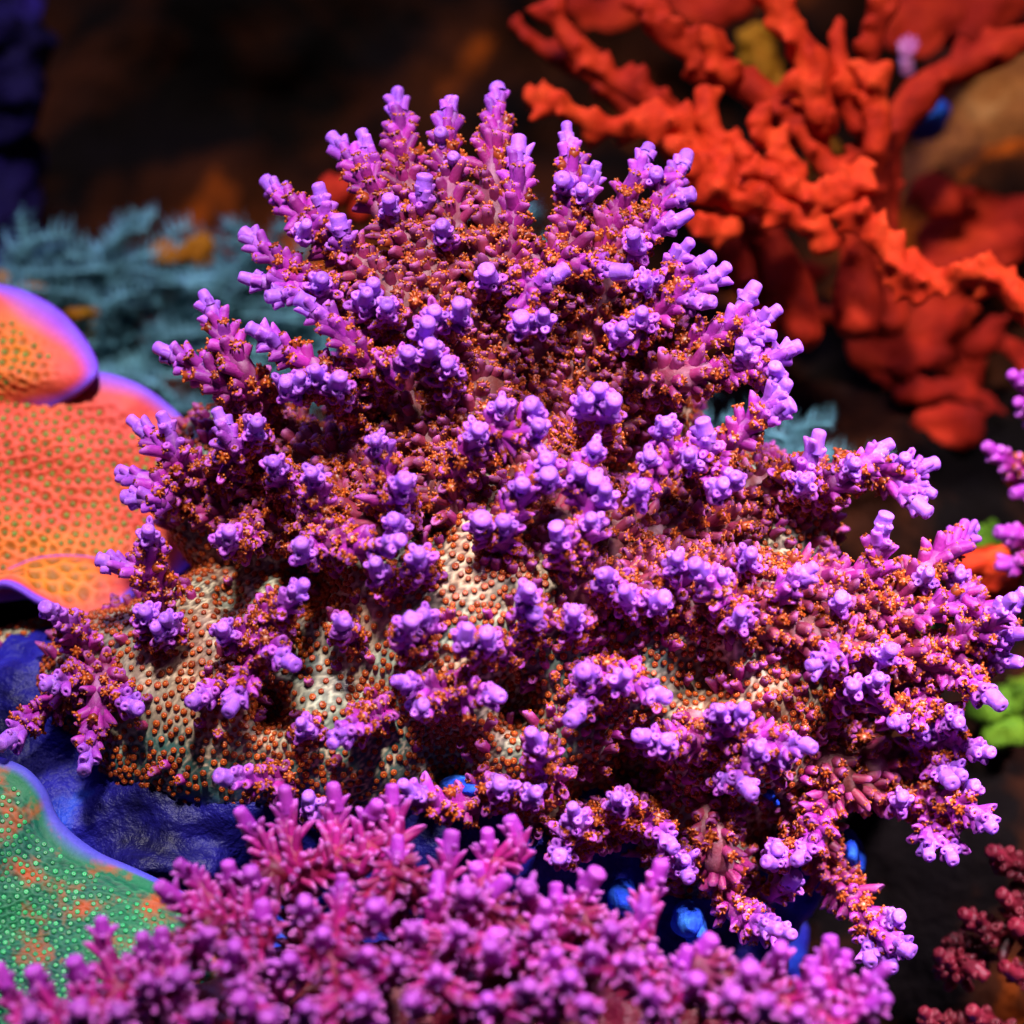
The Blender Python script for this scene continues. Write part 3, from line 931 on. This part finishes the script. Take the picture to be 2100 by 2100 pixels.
def lobe(root, mats, outline, centre, thick=0.22, bulge=0.35, spacing=0.2, pit=-0.03, prad=0.05, seed=1, polyps=True, nang=220, nring=46, edgew=0.16, limit=150, warp=0.12, tpl=None, ring=False):
    """one plate of a plating coral: rounded rim, underside, cells with polyps"""
    O = closed_curve([pt(*p) for p in outline], nang)
    c = pt(*centre)
    nrm = norm(np.cross(O - c, np.roll(O, -1, 0) - c).sum(0))
    if nrm[2] < 0:
        nrm = -nrm
    rad = np.linalg.norm(O - c, axis=1)
    rings, gs = [], []
    rho = np.linspace(0.015, 1, nring)
    for r in rho:
        p = c + (O - c) * r + nrm * bulge * (1 - r ** 2.2)
        rings.append(p); gs.append(np.full(nang, r))
    out = norm(O - c)
    for a in (25, 60, 100, 140, 180):
        a = math.radians(a)
        rings.append(O + out * (thick / 2 * math.sin(a)) + nrm * (thick / 2 * (math.cos(a) - 1))); gs.append(np.full(nang, 1.0))
    for r in (0.93, 0.8, 0.55, 0.3, 0.05):
        rings.append(c + (O - c) * r + nrm * (bulge * (1 - r ** 2.2) - thick)); gs.append(np.full(nang, 0.6 * r))
    V = np.vstack(rings)
    rr = np.concatenate(gs)
    m = len(rings)
    F = []
    for i in range(m - 1):
        for j in range(nang):
            F.append([i * nang + j, i * nang + (j + 1) % nang, (i + 1) * nang + (j + 1) % nang, (i + 1) * nang + j])
    F = np.array(F)
    w = fbm(V, 0.55, seed, 3)
    V = V + nrm * (w * warp)[:, None]
    ntop = nring * nang
    Ft = F[:(nring - 1) * nang]
    dist_edge = (1 - rr) * np.tile(rad, m)
    P, N = poisson(V[:ntop], Ft, spacing, 12000)
    N = np.where((N @ nrm)[:, None] < 0, -N, N)
    kd = kdtree.KDTree(len(P))
    for i, p in enumerate(P):
        kd.insert(p, i)
    kd.balance()
    ff = np.array([[h[2] for h in kd.find_n(v, 2)] for v in V[:ntop]])
    e = ff[:, 1] - ff[:, 0]
    webv = np.zeros(len(V))
    webv[:ntop] = np.exp(-(e / (spacing * 0.42)) ** 2)
    inner = np.zeros(len(V))
    inner[:ntop] = smooth01(edgew * 1.0, edgew * 2.2, dist_edge[:ntop])
    hh = np.zeros(len(V))
    hh[:ntop] = (pit * np.exp(-(ff[:, 0] / (spacing * 0.3)) ** 2) + 0.035 * webv[:ntop]) * inner[:ntop]
    V2 = V + nrm * hh[:, None]
    webv = webv * inner + (1 - inner) * 0.9
    en = edgew * (1.0 + 1.6 * fbm(V, 0.5, seed + 3, 2))
    g = np.stack([rr, webv, 0.95 * np.clip(1 - dist_edge / np.maximum(en, 0.05), 0, 1) ** 1.5], 1)
    g[ntop:ntop + 5 * nang, 2] = np.tile(g[ntop - nang:ntop, 2], 5)
    po = mk('plate_lobe', V2, F, mats[0], root, g)
    if polyps:
        ph = np.array([kd2 for kd2 in P])
        # keep clear of the growing rim
        dk = kdtree.KDTree(nang)
        for i, p in enumerate(O):
            dk.insert(p, i)
        dk.balance()
        de = np.array([dk.find(p)[2] for p in P])
        ok = de > edgew * rng.uniform(1.2, 2.6, len(P))
        P, N = P[ok], N[ok]
        r = rng.uniform(0.8, 1.2, len(P)) * prad
        M = basis(N, rng.normal(size=N.shape))
        rn = rng.random(len(P))
        sel = pick_visible(P, N, r, limit, 10)
        ssel = set(sel.tolist())
        rest = np.array([i for i in range(len(P)) if i not in ssel], int)
        if len(rest):
            W, FF = stamp(tpl, P[rest] + N[rest] * 0.01, M[rest], np.repeat(r[rest][:, None], 3, 1))
            mk('polyps', W, FF, mats[1], root, gcol(len(rest), tpl[2], np.zeros(len(rest)), rn[rest]), kind='stuff')
        for i in sel:
            W, FF = stamp(tpl, P[i:i + 1] + N[i:i + 1] * 0.01, M[i:i + 1], np.full((1, 3), r[i]))
            mk('polyp', W, FF, mats[1], po, gcol(1, tpl[2], np.zeros(1), rn[i:i + 1]))
    return po

plate = empty('orange_plate_coral', pt(-50, 1150, -2.4), 'orange and pink plating coral with violet rim and tiny green polyps', 'coral')
lobe(plate, (M_plate, M_opolyp), [(-330, 640, -3.2), (-120, 588, -3.1), (0, 592, -3.0), (80, 622, -2.9), (140, 668, -2.7), (182, 728, -2.4), (190, 768, -2.2), (160, 800, -2.25), (105, 832, -2.55), (0, 890, -3.0), (-330, 980, -3.3)],
     (-60, 760, -2.85), 0.15, 0.20, 0.135, prad=0.038, edgew=0.34, seed=4, limit=100, tpl=T_button[0])
lobe(plate, (M_plate, M_opolyp), [(-330, 800, -3.2), (0, 760, -3.0), (150, 762, -2.7), (250, 778, -2.6), (330, 825, -2.6), (385, 885, -2.6), (412, 960, -2.6), (420, 1060, -2.5), (380, 1160, -2.3), (260, 1215, -1.9), (120, 1215, -1.8), (-30, 1225, -1.8), (-330, 1250, -2.0)],
     (-40, 1010, -2.5), 0.15, 0.28, 0.132, prad=0.038, edgew=0.34, seed=6, limit=200, nring=70, nang=260, tpl=T_button[1])
lobe(plate, (M_plate, M_opolyp), [(-330, 1190, -1.8), (-120, 1195, -1.6), (0, 1175, -1.7), (70, 1148, -1.8), (140, 1142, -1.8), (220, 1150, -1.7), (285, 1180, -1.5), (262, 1212, -1.2), (210, 1258, -1.0), (150, 1256, -0.9), (80, 1226, -0.9), (10, 1192, -0.9), (-60, 1215, -0.9), (-330, 1250, -1.0)],
     (60, 1190, -1.35), 0.16, 0.12, 0.2, seed=8, polyps=False, edgew=0.1, nang=160, nring=24, warp=0.05)

gplate = empty('green_plate_coral', pt(60, 2150, 1.4), 'dark green plating coral with bright green polyps, orange patches and a blue-violet rim', 'coral')
lobe(gplate, (M_green, M_gpolyp), [(-330, 1575, 1.0), (-60, 1560, 0.9), (30, 1578, 0.9), (80, 1622, 1.0), (112, 1690, 1.1), (180, 1745, 1.2), (270, 1785, 1.2), (360, 1830, 1.3), (440, 1890, 1.5), (480, 1990, 1.9), (420, 2150, 2.3), (200, 2260, 2.6), (-330, 2280, 2.6)],
     (-140, 1960, 1.8), 0.22, 0.25, 0.088, pit=0.0, prad=0.036, seed=12, limit=300, tpl=T_button[0], edgew=0.15, nring=90, nang=300)

# ------------------------------------------------------------------ magenta coral in front
def zf(py):
    return 2.35 + max(-0.3, (py - 1650) / 450 * 2.6)
seedsF = np.array([pt(x, y, z) for x in np.linspace(150, 1750, 26) for y, z in ((2180, 2.8), (2300, 3.4))] + [pt(x, 1960 + abs(x - 950) * 0.12, 2.3) for x in np.linspace(420, 1650, 24)])
front = Colony(seedsF, 0.10, 0.07, 0.3)
FRONT = [(3, [(1080, 1090), (1085, 1180), (1110, 1320)]), (3, [(1262, 1080), (1265, 1180), (1270, 1340)]), (3, [(1405, 1130), (1370, 1200), (1360, 1340)]), (3, [(925, 1165), (980, 1240), (1060, 1360)]),
 (3, [(1480, 1070), (1490, 1180), (1480, 1320)]), (3, [(690, 1340), (760, 1420), (860, 1540)]), (3, [(865, 1350), (880, 1430), (930, 1560)]), (3, [(950, 1375), (960, 1450), (1000, 1560)]),
 (3, [(630, 1435), (720, 1500), (840, 1600)]), (3, [(385, 1570), (410, 1680), (470, 1800)]), (3, [(540, 1640), (540, 1720), (580, 1850)]), (3, [(610, 1610), (620, 1720), (640, 1850)]), (3, [(290, 1720), (330, 1800), (400, 1932)]),
 (3, [(140, 1765), (190, 1850), (260, 1990)]), (3, [(5, 1755), (60, 1860), (140, 2000)]), (3, [(1500, 1275), (1490, 1380)]), (3, [(1840, 1240), (1830, 1340), (1790, 1480)]), (3, [(1650, 1420), (1640, 1540)]), (3, [(1880, 1420), (1830, 1500), (1760, 1600)]),
 (3, [(990, 1500), (990, 1600)]), (3, [(1290, 1400), (1300, 1560)]), (3, [(1700, 1250), (1680, 1380)]),
 (4, [(300, 1390), (240, 1480), (170, 1600)]), (4, [(165, 1445), (140, 1560)]), (4, [(550, 1370), (520, 1470), (480, 1620)]), (4, [(725, 1645), (680, 1730), (620, 1850)]), (4, [(650, 1690), (620, 1780)]),
 (4, [(1200, 1635), (1180, 1740), (1140, 1880)]), (4, [(1255, 1690), (1220, 1790)]), (4, [(1385, 1745), (1300, 1830), (1220, 1960)]), (4, [(1130, 1720), (1120, 1820)]), (4, [(1385, 1850), (1290, 1900)]), (4, [(0, 1180), (20, 1300)]), (4, [(500, 1480), (470, 1600)])]
FSTUB = [(3, 1220, 1610), (3, 1730, 1590), (3, 1855, 1655), (3, 880, 1660), (3, 680, 1755), (3, 910, 1785), (3, 920, 1852), (3, 1370, 1850), (3, 1500, 1700), (3, 1150, 1480), (3, 1420, 1500), (3, 1560, 1580), (3, 1100, 1700), (3, 780, 1600),
 (3, 1650, 1750), (3, 1560, 1850), (3, 1150, 1880), (3, 750, 1900), (3, 450, 1890), (3, 1840, 1850), (3, 1380, 1680), (3, 1010, 1920), (4, 150, 1690), (4, 210, 1760), (4, 280, 1860), (4, 690, 1775), (4, 60, 1800), (4, 440, 1700), (4, 520, 1830),
 (4, 380, 1580), (4, 830, 1830), (4, 960, 1860), (4, 1080, 1900), (4, 100, 1560), (4, 300, 1660), (4, 60, 1420), (4, 900, 1730), (3, 300, 1880), (3, 120, 1900), (3, 560, 1780), (3, 1760, 1430)]
for q, pts in FRONT:
    P3 = []
    for i, (x, y) in enumerate(pts):
        px, py = qp(q, x, y)
        P3.append(pt(px, py, zf(py) + (0.2 if i == 0 else -0.15 * i)))
    front.grow(P3)
for q, x, y in FSTUB:
    px, py = qp(q, x, y)
    tip = pt(px, py, zf(py) + random.uniform(0.3, 0.8))
    front.grow([tip, tip + np.array([random.uniform(-.06, .06), -0.18, -0.32])], back=(0, -0.3, -0.3))
for k in range(26):                                  # the crowded middle of the colony
    px, py = random.uniform(330, 1800), random.uniform(1780, 2120)
    if py < 1760 + abs(px - 1000) * 0.16:
        continue
    tip = pt(px, py, zf(py) + random.uniform(-0.5, 0.25))
    front.grow([tip, tip + np.array([random.uniform(-.1, .1), -0.3, -0.25])], back=(0, -0.35, -0.2))
fc = empty('magenta_branching_coral', pt(950, 2250, 2.8), 'magenta branching coral with crowded knobbly branches and pale dotted tips, below the purple coral', 'coral')
Vf, Ff = zip(*[ball(c, r) for c, r in [pb(1000, 2280, 2.0, 720, 330, 1.3), pb(700, 2150, 2.0, 380, 220, 1.1), pb(1450, 2180, 1.9, 340, 200, 1.0), pb(250, 2250, 3.0, 340, 200, 1.1), pb(1000, 2420, 1.0, 900, 300, 2.6)]])
fV, fF, fN = remesh(Vf, Ff, 0.1, 6)
fV = fV + fN * (0.12 * fbm(fV, 2.2, 6, 3))[:, None]
mk('encrusting_base', fV, fF, M_front_skin, fc, np.tile([0.15, 0.0, 0.4], (len(fV), 1)))
nf = front.build(fc, (M_front, M_front_skin, M_polyp), False, cup=0.062, cuplen=(0.09, 0.15), tilt=(0.6, 0.75), spacing=0.165, tscale=2.0, ax=0.112, axlen=0.13, tri_n=10)
print('front', nf, len(front.br))

# ------------------------------------------------------------------ red branching coral behind
def knobby(root, pts, z, rpx, dens, mat, knob=(0.20, 0.42), voxel=0.072, name='branch', zs=None, up=0.35):
    P3 = []
    for i, (x, y) in enumerate(pts):
        zz = z + (1.3 if name == 'branch' else 0)
        px, py = qp(2, x, y)
        P3.append(pt(px, py, zz))
    P, s = resample(P3, 0.12)
    k = (DIST - z) / DIST / PPC
    r = rpx * k * np.interp(s / s[-1], [0, 0.12, 0.5, 1], [0.55, 0.9, 1.0, 1.15]) * (1 + 0.14 * np.sin(s * 4.1 + pts[0][0]))
    Vs, Fs = [], []
    V, F = tube(P, r, 12)
    Vs.append(V); Fs.append(F.tolist())
    V, F = ball(P[0], r[0] * 1.02, 10, 8); Vs.append(V); Fs.append(F)
    V, F = ball(P[-1], r[-1] * 1.02, 10, 8); Vs.append(V); Fs.append(F)
    T, U, B = frames(P)
    n = int(s[-1] * dens)
    for q in range(n):
        i = random.randrange(len(P))
        a = random.uniform(0, 2 * math.pi)
        d = math.cos(a) * U[i] + math.sin(a) * B[i]
        d = norm(d + np.array([0, up, 0.25]) - T[i] * random.uniform(-0.2, 0.6))
        h = random.uniform(*knob)
        w = h * random.uniform(0.38, 0.6)
        p = P[i] + d * r[i] * 0.55
        c, _ = tube(np.array([p - d * 0.1, p + d * h * 0.35, p + d * h * 0.8, p + d * h * 1.15]), np.array([w * 1.1, w * 0.95, w * 0.5, w * 0.06]), 7)
        f = tube(np.array([p - d * 0.1, p + d * h * 0.35, p + d * h * 0.8, p + d * h * 1.15]), np.array([w, w, w, w]), 7)[1]
        Vs.append(c); Fs.append(f.tolist())
    V, F, N = remesh(Vs, Fs, voxel, 1)
    V = V + N * (0.03 * fbm(V, 4.0, 3, 2))[:, None]
    return mk(name, V, F, mat, root)

red = empty('red_branching_coral', pt(1780, 900, -6.5), 'bright red branching coral with pointed knobs, behind the purple coral', 'coral')
RED = [([(60, 370), (180, 405), (330, 470), (480, 490), (600, 480), (690, 560), (790, 660)], -5.2, 36, 5), ([(10, 95), (120, 180), (215, 235), (330, 300)], -7.5, 34, 4),
 ([(130, 30), (230, 160), (330, 270), (470, 350), (590, 420), (660, 500)], -6.2, 42, 5), ([(470, 10), (620, 150), (720, 220), (830, 290), (930, 350), (1010, 430), (1090, 500)], -6.0, 52, 7),
 ([(950, -60), (1030, 60), (1090, 170), (1140, 260), (1140, 340), (1180, 470)], -5.6, 55, 8), ([(1400, -40), (1375, 80), (1350, 190), (1345, 330), (1350, 500), (1370, 700)], -6.2, 44, 5),
 ([(1990, 110), (1790, 210), (1610, 300), (1490, 420), (1420, 540), (1380, 700)], -7.2, 62, 3), ([(660, 640), (790, 730), (930, 770), (1070, 820), (1170, 850), (1160, 930)], -4.8, 40, 9),
 ([(640, 560), (700, 640), (830, 700), (930, 770)], -4.9, 44, 8), ([(920, 640), (1050, 700), (1170, 750), (1270, 720), (1330, 640)], -4.7, 46, 7), ([(1290, 790), (1370, 880), (1440, 1000), (1530, 1065), (1660, 1055), (1790, 1035), (1900, 1110), (1960, 1210)], -4.6, 40, 10),
 ([(690, 850), (760, 885), (830, 860)], -5.0, 34, 9), ([(780, 130), (760, 230), (830, 300)], -5.8, 40, 6), ([(725, 360), (750, 470), (790, 560), (900, 640)], -5.2, 42, 5),
 ([(920, 440), (930, 490), (1000, 560), (1060, 660)], -5.0, 44, 5), ([(1235, 80), (1230, 190), (1260, 330), (1300, 480)], -5.8, 38, 3), ([(1310, 240), (1370, 330), (1370, 430)], -5.6, 44, 4), ([(1300, 365), (1380, 410), (1370, 560)], -5.6, 44, 3),
 ([(1090, 490), (1130, 560), (1200, 640), (1270, 720)], -5.8, 46, 4), ([(1080, 290), (1120, 330), (1160, 430)], -5.4, 40, 5), ([(850, 540), (900, 620), (970, 680)], -5.0, 40, 4)]
for pts, z, r, dn in RED:
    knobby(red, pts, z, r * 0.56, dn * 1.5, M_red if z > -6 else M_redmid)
# the stems that carry these branches, rising from the ledge
for pts, z in (([(1370, 650), (1400, 900), (1420, 1200)], -7.0), ([(900, 760), (1000, 950), (1100, 1250)], -6.6), ([(1270, 740), (1300, 850), (1300, 1200)], -6.4), ([(640, 500), (800, 800), (950, 1200)], -7.0), ([(330, 300), (560, 480), (800, 800)], -7.6)):
    knobby(red, pts, z, 40, 3, M_redmid)

rback = empty('deep_red_plate_coral', pt(1950, 1000, -9.0), 'deep red coral of broad leafy blades, blurred behind the red branching coral', 'coral')
def blade(root, pts, z, w, t, mat, seed, nm='blade'):
    P3 = [pt(*qp(2, x, y), z) for x, y in pts]
    P, s = resample(P3, 0.2)
    T = norm(np.gradient(P, axis=0))
    side = norm(np.cross(T, [0.1, 0.3, 1.0]))
    k = (DIST - z) / DIST / PPC
    Vs, Fs = [], []
    for i in range(0, len(P), 1):
        ww = w * k * math.sin(math.pi * (0.12 + 0.8 * i / (len(P) - 1))) ** 0.6
        M = np.stack([side[i], T[i], np.cross(side[i], T[i])], 1)
        V, F = ball([0, 0, 0], [ww, 0.3, t], 14, 8)
        Vs.append(V @ M.T + P[i]); Fs.append(F)
    V, F, N = remesh(Vs, Fs, 0.14, 3)
    V = V + N * (0.26 * fbm(V, 1.6, seed, 4))[:, None]
    return mk(nm, V, F, mat, root)
for i, (pts, z, w) in enumerate([([(1400, 90), (1520, 110), (1650, 60)], -9, 80), ([(1480, -40), (1700, 20), (1900, -20)], -10, 110), ([(1530, 760), (1620, 740), (1690, 730)], -8, 60), ([(1560, 940), (1720, 880), (1960, 780)], -8.5, 80),
    ([(1640, 1010), (1780, 960), (1960, 880)], -8.0, 60), ([(1270, 1180), (1390, 1250), (1490, 1330), (1600, 1290), (1700, 1190)], -7.6, 36), ([(1340, 1330), (1460, 1340), (1580, 1330)], -7.6, 55), ([(1500, 1230), (1600, 1220), (1700, 1150)], -8.2, 60),
    ([(1500, 1480), (1680, 1460), (1830, 1540)], -7.4, 42), ([(1560, 1600), (1660, 1620), (1790, 1560)], -7.0, 52), ([(1770, 1320), (1810, 1260), (1860, 1210)], -7.4, 36), ([(1000, 1180), (1100, 1200), (1180, 1190)], -8, 34),
    ([(1380, 1420), (1420, 1440), (1460, 1430)], -7.6, 26), ([(1900, 1330), (1960, 1350), (2040, 1330)], -7, 50), ([(620, -30), (760, 20), (900, -40)], -9, 70), ([(200, -30), (330, 60), (520, 20)], -10, 50), ([(980, 1020), (1080, 1030), (1180, 1010)], -8.5, 26)]):
    blade(rback, pts, z, w, 0.16, M_redback, i)
blade(rback, [(1600, 1000), (1650, 1250), (1680, 1500), (1700, 1800)], -8.6, 70, 0.4, M_redback, 40, 'stem')

# ------------------------------------------------------------------ teal bushy coral on the ledge
T_hair = (np.array([[1, 0, 0], [-0.5, 0.87, 0], [-0.5, -0.87, 0], [0.2, 0, 1.0]]), np.array([[0, 1, 3], [1, 2, 3], [2, 0, 3]]))
def bushy(name, label, box, z, n, seed):
    r_ = random.Random(seed)
    root = empty(name, pt((box[0] + box[2]) / 2, box[3] + 60, z - 1.0), label, 'coral', None)
    HP, HD, HS = [], [], []
    for k in range(n):
        x0, y0 = r_.uniform(box[0], box[2]), r_.uniform(box[1], box[3])
        a = r_.uniform(-0.4, math.pi + 0.4)
        L = r_.uniform(90, 230)
        z0 = z + r_.uniform(-1.2, 0.5)
        pts = [pt(x0 + math.cos(a) * L, y0 - math.sin(a) * L * 0.5, z0 + r_.uniform(0, 0.6)), pt(x0 + math.cos(a) * L * 0.45 + r_.uniform(-20, 20), y0 - math.sin(a) * L * 0.4, z0 + 0.2), pt(x0, y0, z0), pt(x0, y0 + 70, z0 - 0.9)]
        P, s = resample(pts, 0.12)
        V, F = tube(P, np.interp(s / s[-1], [0, 1], [0.035, 0.08]), 8)
        mk('branch', V, F, M_teal, root)
        T, U, B = frames(P)
        for i in range(len(P)):
            for q in range(9):
                aa = r_.uniform(0, 6.28)
                d = math.cos(aa) * U[i] + math.sin(aa) * B[i] - 0.3 * T[i]
                HP.append(P[i]); HD.append(d); HS.append(r_.uniform(0.16, 0.42))
    HP, HD, HS = np.array(HP), np.array(HD), np.array(HS)
    W, F = stamp(T_hair, HP, basis(HD, rng.normal(size=HD.shape)), np.stack([0.022 + 0 * HS, 0.022 + 0 * HS, HS], 1))
    mk('bristles', W, F, M_teal, root, kind='stuff', smooth=False)
bushy('teal_bushy_coral', 'blurred teal coral with fuzzy tangled stems beside the orange plate coral', (-60, 520, 660, 900), -8.0, 190, 3)
bushy('teal_bushy_coral', 'small blurred teal tuft in the gap between the purple and the red coral', (1380, 900, 1680, 1010), -5.0, 26, 5)
bushy('teal_bushy_coral', 'blurred teal coral seen through a hole among the upper purple branches', (900, 500, 1060, 640), -5.0, 14, 8)

# ------------------------------------------------------------------ smaller neighbours
def lump(name, label, cat, blobs, mat, voxel=0.09, amp=0.26, scale=2.2, seed=1, part='lump', group=None):
    root = empty(name, blobs[0][0], label, cat, group)
    for i, b in enumerate(blobs):
        V, F = ball(*b, 20, 14)
        V, F, N = remesh([V], [F], voxel, 3)
        V = V + N * (amp * fbm(V, scale, seed + i, 3))[:, None]
        mk(part, V, F, mat, root)
    return root

rock('brown_rock', [pb(1960, 430, -12, 160, 330, 1.5), pb(2130, 300, -12, 260, 420, 2.0), pb(2060, 760, -12.5, 220, 160, 1.5), pb(2080, 60, -12.5, 200, 200, 1.5), pb(1870, 700, -12.5, 200, 130, 1.2), pb(2050, 900, -12.5, 400, 300, 1.8)], 0.25, M_brown, 0.35, 1.2, 17, 3)
M_violet = mottled('dim_coralline_rock', [srgb(8, 5, 24), srgb(22, 14, 64), srgb(50, 32, 130)], 40, 0.8, 0.08, 200, 0.7, 0.002)
rock('violet_rock', [pb(-90, 110, -9.5, 190, 220, 1.6), pb(-170, 420, -10.5, 260, 300, 1.8), pb(-200, 800, -9.5, 300, 400, 2.0)], 0.14, M_violet, 0.4, 1.4, 23, 3)
lump('mustard_sponge', 'mustard yellow sponge among the red branches, the tall upper one', 'sponge', [pb(1560, 130, -8.5, 45, 90, 0.5), pb(1590, 190, -8.4, 30, 50, 0.4)], M_mustard)
lump('mustard_sponge', 'narrow mustard yellow sponge leaning between the red branches', 'sponge', [pb(1680, 245, -6.6, 26, 62, 0.3), pb(1705, 300, -6.8, 20, 60, 0.3)], M_mustard)
lump('mustard_sponge', 'low mustard yellow sponge under the red branches beside the forked red knob', 'sponge', [pb(1690, 345, -6.4, 48, 26, 0.4), pb(1660, 370, -6.6, 40, 40, 0.4)], M_mustard)
lump('mustard_sponge', 'mustard patch nestled in the teal coral beside the plate rim', 'sponge', [pb(170, 645, -7.6, 44, 26, 0.3), pb(200, 665, -7.8, 30, 20, 0.25)], M_mustard)
lump('mustard_sponge', 'mustard strip along the top of the orange plate coral', 'sponge', [pb(30, 590, -7.4, 60, 24, 0.3), pb(-30, 585, -7.4, 50, 24, 0.3)], M_mustard)
lump('mustard_sponge', 'mustard patch seen through the gap in the purple branches', 'sponge', [pb(1395, 925, -4.0, 26, 40, 0.3), pb(1375, 950, -4.2, 22, 30, 0.3)], M_mustard)
lump('mustard_sponge', 'brownish mustard lump on the rock above the teal coral', 'sponge', [pb(375, 525, -8.0, 60, 20, 0.4), pb(410, 510, -8.2, 30, 16, 0.3)], M_mustard)
lump('orange_sponge', 'dull orange lump behind the upper left purple branches', 'sponge', [pb(690, 385, -5.5, 36, 40, 0.4), pb(745, 430, -5.6, 26, 36, 0.4)], M_redback)
lump('orange_sponge', 'orange lump between the purple coral and the lime coral', 'sponge', [pb(2000, 1170, -3.6, 60, 46, 0.5), pb(2040, 1200, -3.6, 50, 40, 0.5)], M_red)
lump('lime_coral', 'lime green coral lump behind the pale purple branch tips', 'coral', [pb(2040, 1440, -5.0, 46, 44, 0.4), pb(2060, 1500, -5.0, 50, 40, 0.4), pb(2090, 1420, -5.2, 30, 36, 0.4)], M_lime)
lump('lime_coral', 'small lime green coral above the orange lump', 'coral', [pb(2010, 1110, -5.0, 44, 34, 0.4), pb(2035, 1085, -5.2, 22, 26, 0.3)], M_lime)
lump('lime_coral', 'green scrap of coral by the tip of the lowest right purple branch', 'coral', [pb(1880, 1300, -4.4, 40, 18, 0.3), pb(1850, 1310, -4.5, 26, 16, 0.3)], M_lime)

pk = empty('pink_polyp_tuft', pt(1860, 130, -8.6), 'tiny pale pink tuft of finger polyps on the red coral', 'polyp')
for k in range(9):
    a = 2 * math.pi * k / 9
    c0 = pt(1858, 118, -6.9)
    fl_ = random.uniform(0.6, 1.3)
    tip = c0 + np.array([math.cos(a) * 0.22 * fl_, math.sin(a) * 0.16 + 0.26 * fl_, 0.15])
    P, s = resample([tip, (tip + c0) / 2 + np.array([0, 0, 0.05]), c0], 0.05)
    V, F = tube(P, np.interp(s / s[-1], [0, 0.2, 1], [0.025, 0.042, 0.045]), 8)
    mk('tentacle', V, F, M_pink, pk)
V, F = tube(resample([pt(1858, 118, -6.9), pt(1862, 150, -7.1)], 0.05)[0], np.full(len(resample([pt(1858, 118, -6.9), pt(1862, 150, -7.1)], 0.05)[0]), 0.12), 10)
mk('stalk', V, F, M_pink, pk)

side = Colony(np.array([pt(2200, 900, -3.5), pt(2250, 1000, -3.5), pt(2220, 820, -3.6), pt(2220, 1150, -3)]))
side.grow([pt(2035, 925, -2.6), pt(2090, 960, -2.9), pt(2150, 960, -3.2)]); side.grow([pt(2085, 778, -2.8), pt(2130, 820, -3.1)]); side.grow([pt(2095, 830, -2.7), pt(2140, 860, -3.1)])
side.grow([pt(2062, 1094, -2.4), pt(2110, 1110, -2.6)]); side.grow([pt(2060, 1160, -2.4), pt(2110, 1150, -2.6)]); side.grow([pt(2090, 1010, -2.6), pt(2140, 1010, -3.0)])
sr = empty('dim_purple_coral', pt(2200, 1000, -3.5), 'dim purple and magenta branching coral cut off by the edge beside the orange lump', 'coral')
side.build(sr, (M_front, M_front_skin, M_polyp), True, limit=40)
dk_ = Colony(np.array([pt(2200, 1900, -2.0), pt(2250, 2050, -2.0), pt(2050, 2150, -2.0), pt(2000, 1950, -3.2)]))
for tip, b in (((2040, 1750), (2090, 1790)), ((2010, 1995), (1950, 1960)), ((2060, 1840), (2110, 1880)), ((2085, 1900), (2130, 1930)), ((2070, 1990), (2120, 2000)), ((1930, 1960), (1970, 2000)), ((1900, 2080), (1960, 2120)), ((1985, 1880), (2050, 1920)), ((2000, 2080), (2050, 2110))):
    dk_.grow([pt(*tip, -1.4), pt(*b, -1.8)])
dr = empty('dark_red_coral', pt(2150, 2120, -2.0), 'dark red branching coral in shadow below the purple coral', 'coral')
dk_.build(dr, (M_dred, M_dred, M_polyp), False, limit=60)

# a smooth violet worm tube curving up behind the left branches
P, s = resample([pt(520, 1040, -0.3), pt(548, 1080, -0.2), pt(560, 1130, -0.2), pt(556, 1190, -0.5)], 0.06)
wt = empty('violet_worm_tube', P[-1], 'smooth blue-violet tube curving up behind the left purple branches', 'worm tube')
V, F = tube(P, np.full(len(P), 0.10), 14)
mk('tube_wall', V, F, M_tube, wt)
V, F = ball(P[0], (0.1, 0.1, 0.1), 12, 8)
mk('tube_mouth', V, F, M_tube, wt)

AZ = ['azure sponge knob behind the right end of the magenta coral crest', 'azure sponge knob between the two lowest drooping purple branches', 'low wide azure sponge under the lowest drooping purple branch',
      'flat azure sponge scrap against the magenta coral', 'tall pale azure sponge below the outstretched lower purple limb', 'tiny azure sponge knob under the middle of the purple coral',
      'long azure crust on the rock right above the magenta coral crest', 'dim azure sponge behind the palest purple branch tips', 'blurred blue patch of rock between the red coral and the brown rock']
for i, (x, y, z, rx, ry) in enumerate([(1275, 1835, 0.1, 30, 36), (1410, 1885, 0.2, 34, 40), (1540, 1862, 0.0, 34, 22), (1465, 1985, 0.5, 36, 20), (1735, 1740, -1.0, 26, 44), (1570, 1618, -0.4, 22, 26), (960, 1610, 0.5, 60, 22), (1880, 1545, -3.0, 40, 26), (1885, 235, -8.5, 60, 40)]):
    lump('azure_sponge', AZ[i], 'sponge', [pb(x, y, z, rx, ry, 0.9), pb(x + 14, y + 16, z - 0.2, rx * 0.7, ry * 0.9, 0.9)], M_azure, 0.06, 0.06, 2.0, 50 + i, group='azure sponge knobs below the purple coral')  # rock knobs, their blue light carried by the colour
